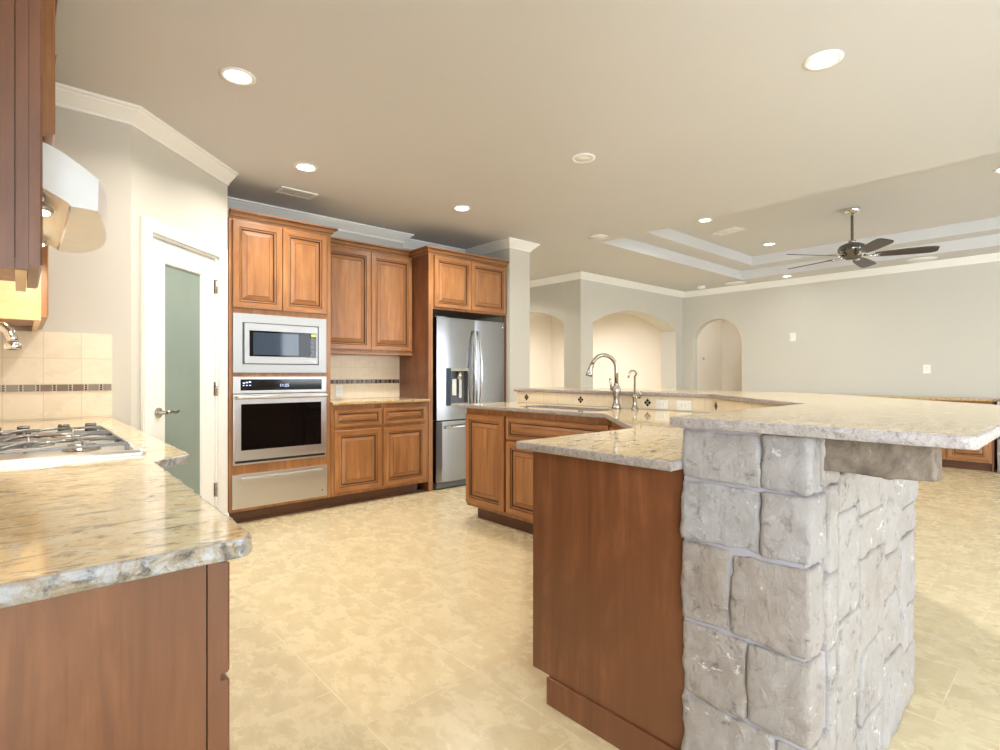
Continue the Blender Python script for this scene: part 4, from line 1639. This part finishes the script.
# ceiling fan
FX, FY = 6.63, 1.77
fn = thing('ceiling_fan', (FX, FY, ZT), 'five-blade ceiling fan on a downrod in the tray ceiling', 'ceiling fan')
obj('canopy', MB().lathe([(.075, 0), (.075, -.018), (.062, -.045), (.030, -.062), (.018, -.066)], (FX, FY, ZT - .0005), 'z', 28), 'chrome', fn)
obj('downrod', MB().lathe([(.014, -.060), (.014, -.335), (.034, -.340), (.034, -.365)], (FX, FY, ZT), 'z', 16), 'nickel', fn)
obj('motor', MB().lathe([(.034, -.360), (.075, -.372), (.118, -.395), (.135, -.425), (.132, -.455), (.110, -.475), (.085, -.485), (.085, -.520), (.055, -.540), (0, -.546)], (FX, FY, ZT), 'z', 32), 'dark_chrome', fn)
for k in range(5):
    beta = math.radians(-29 + 72 * k)
    rt = Vector((.7455, -.6665, 0))
    fw = Vector((.6665, .7455, 0))
    u = rt * math.cos(beta) + fw * math.sin(beta)
    v = Vector((-u.y, u.x, 0))
    pit = math.radians(-13)
    w_ = v * math.cos(pit) + Vector((0, 0, 1)) * math.sin(pit)
    nn = u.cross(w_)
    c = Vector((FX, FY, ZT - .505))
    mb = MB()
    mb.tube([c + u * .10, c + u * .16 + Vector((0, 0, -.012)), c + u * .21 + Vector((0, 0, -.010))], [.016, .011, .013], 8)
    for s in (-.03, .03):
        mb.tube([c + u * .17 + Vector((0, 0, -.011)), c + u * .26 + w_ * s + nn * .004], [.010, .009], 8)
    prof = [(.20, .040), (.24, .055), (.34, .064), (.48, .072), (.60, .076), (.68, .074), (.715, .062), (.73, .040)]
    rings = []
    for r, hw in prof:
        p = c + u * r + Vector((0, 0, -.006))
        rings.append([p - w_ * hw, p + w_ * hw, p + w_ * hw + nn * .008, p - w_ * hw + nn * .008])
    m2 = MB()
    m2.loft(rings, 0, True, False)
    b = obj('blade', m2, 'fan_blade', fn)
    obj('blade_arm', mb, 'chrome', b)

# recessed lights
def can(x, y, z, label, on=True, r=.085, group=None):
    t = thing('recessed_light', (x, y, z), label, 'ceiling light', group)
    obj('trim_ring', MB().lathe([(r, -.0005), (r, -.005), (r - .018, -.009), (r - .026, -.004), (r - .026, -.0005)], (x, y, z), 'z', 32), 'white_plastic', t)
    obj('lens', MB().lathe([(r - .027, -.0005), (r - .027, -.0045), (0, -.0065)], (x, y, z), 'z', 28), 'lamp' if on else 'white_plastic', t)
    return t


WARM = (1.0, .96, .88)


def can_light(x, y, z, p, col=WARM):
    d = bpy.data.lights.new('can_light', 'AREA')
    d.shape = 'DISK'
    d.size = .11
    d.energy = p
    d.color = col
    d.spread = math.radians(150)
    o = bpy.data.objects.new('can_light', d)
    COL.objects.link(o)
    o.location = (x, y, z - .012)


KP = 14
for x, y, z, lab, p in (
        (.818, 2.894, ZC, 'lit recessed light nearest the pantry door wall', KP),
        (1.543, 3.832, ZC, 'lit recessed light beside the ceiling vent over the oven cabinet', KP),
        (2.970, 3.836, ZC, 'lit recessed light in front of the refrigerator', KP),
        (2.860, .884, ZC, 'lit recessed light above the raised stone bar', KP),
        (5.849, 3.020, ZT, 'lit recessed light in the tray by the ceiling vent', 10),
        (7.567, 2.995, ZT, 'lit recessed light in the tray beyond the fan', 10),
        (6.326, .540, ZT, 'lit recessed light in the tray at the right edge', 10)):
    can(x, y, z, lab)
    can_light(x, y, z, p)
can(2.911, 2.393, ZC, 'unlit recessed light in the ceiling above the sink', False)
can(8.694, 3.178, ZC, 'small lit recessed light by the far wall past the tray', True, .07)
can(5.2, 6.5, ZC, 'unseen fill light added to the passage ceiling behind the refrigerator wall')  # unseen light added to brighten the dining side wall
can_light(5.2, 6.5, ZC, 16, (1, .95, .88))
# lamps of the dining room and hall beyond the arches
for x, y, p in ((7.6, 7.0, 38), (6.9, 6.2, 9)):
    can(x, y, ZC, 'recessed light in the dining room ceiling beyond the arch', True, .085, 'dining room lights')
    can_light(x, y, ZC, p, (1, .98, .98))
can(9.75, 4.2, ZC, 'recessed light in the hall ceiling beyond the small arch')
can_light(9.75, 4.2, ZC, 4, (1, .95, .88))


def disc(x, y, z, r, label, name, cat):
    t = thing(name, (x, y, z), label, cat)
    obj('rim', MB().lathe([(r, -.0005), (r, -.006), (r - .012, -.008), (r - .014, -.0005)], (x, y, z), 'z', 32), 'white_plastic', t)
    obj('grille', MB().lathe([(r - .0145, -.0005), (r - .0145, -.005), (0, -.006)], (x, y, z), 'z', 32), 'white_plastic', t)


disc(4.70, 3.64, ZC, .105, 'round white ceiling speaker left of the tray edge', 'ceiling_speaker', 'speaker')
disc(8.72, 3.98, ZC, .16, 'round white ceiling speaker in the far corner past the tray', 'ceiling_speaker', 'speaker')
disc(8.74, 1.55, ZC, .16, 'round white ceiling speaker behind the fan blade by the right wall', 'ceiling_speaker', 'speaker')
sd = thing('smoke_detector', (8.59, 4.50, ZC), 'white smoke detector on the ceiling above the dining arch corner', 'smoke detector')
obj('housing', MB().lathe([(.07, -.0005), (.07, -.02), (.055, -.045), (.02, -.05), (0, -.05)], (8.59, 4.50, ZC), 'z', 28), 'white_plastic', sd)


def vent(x, y, z, w, h, ang, label):
    t = thing('ceiling_vent', (x, y, z), label, 'vent')
    Mx = Matrix.Translation((x, y, z)) @ Matrix.Rotation(ang, 4, 'Z')
    mb = MB(Mx)
    f = .024
    for a, b, c, d in ((-w / 2, -h / 2, w / 2, -h / 2 + f), (-w / 2, h / 2 - f, w / 2, h / 2), (-w / 2, -h / 2 + f, -w / 2 + f, h / 2 - f), (w / 2 - f, -h / 2 + f, w / 2, h / 2 - f)):
        mb.cbox(a, b, -.010, c, d, -.0005, .003)
    obj('frame', mb, 'white_plastic', t)
    mb = MB(Mx)
    mb.box(-w / 2 + f, -h / 2 + f, -.002, w / 2 - f, h / 2 - f, -.0005)
    obj('duct_opening', mb, 'grey_plastic', t)
    mb = MB(Mx)
    for s in (-1, 1):
        n = 6
        for i in range(n):
            xx = s * (.012 + (w / 2 - f - .012) * (i + .5) / n)
            mb.box(xx - .006, -h / 2 + f, -.009, xx + .004, h / 2 - f, -.003)
    mb.box(-.008, -h / 2 + f, -.009, .008, h / 2 - f, -.003)
    obj('louvres', mb, 'white_plastic', t)


vent(1.70, 4.42, ZC, .30, .17, 0.0, 'white ceiling vent over the oven cabinet')
vent(6.50, 3.06, ZT, .34, .20, PI / 2 - .2, 'white ceiling vent in the tray ceiling')

for o in bpy.data.objects:
    if '_base' in o:
        del o['_base']
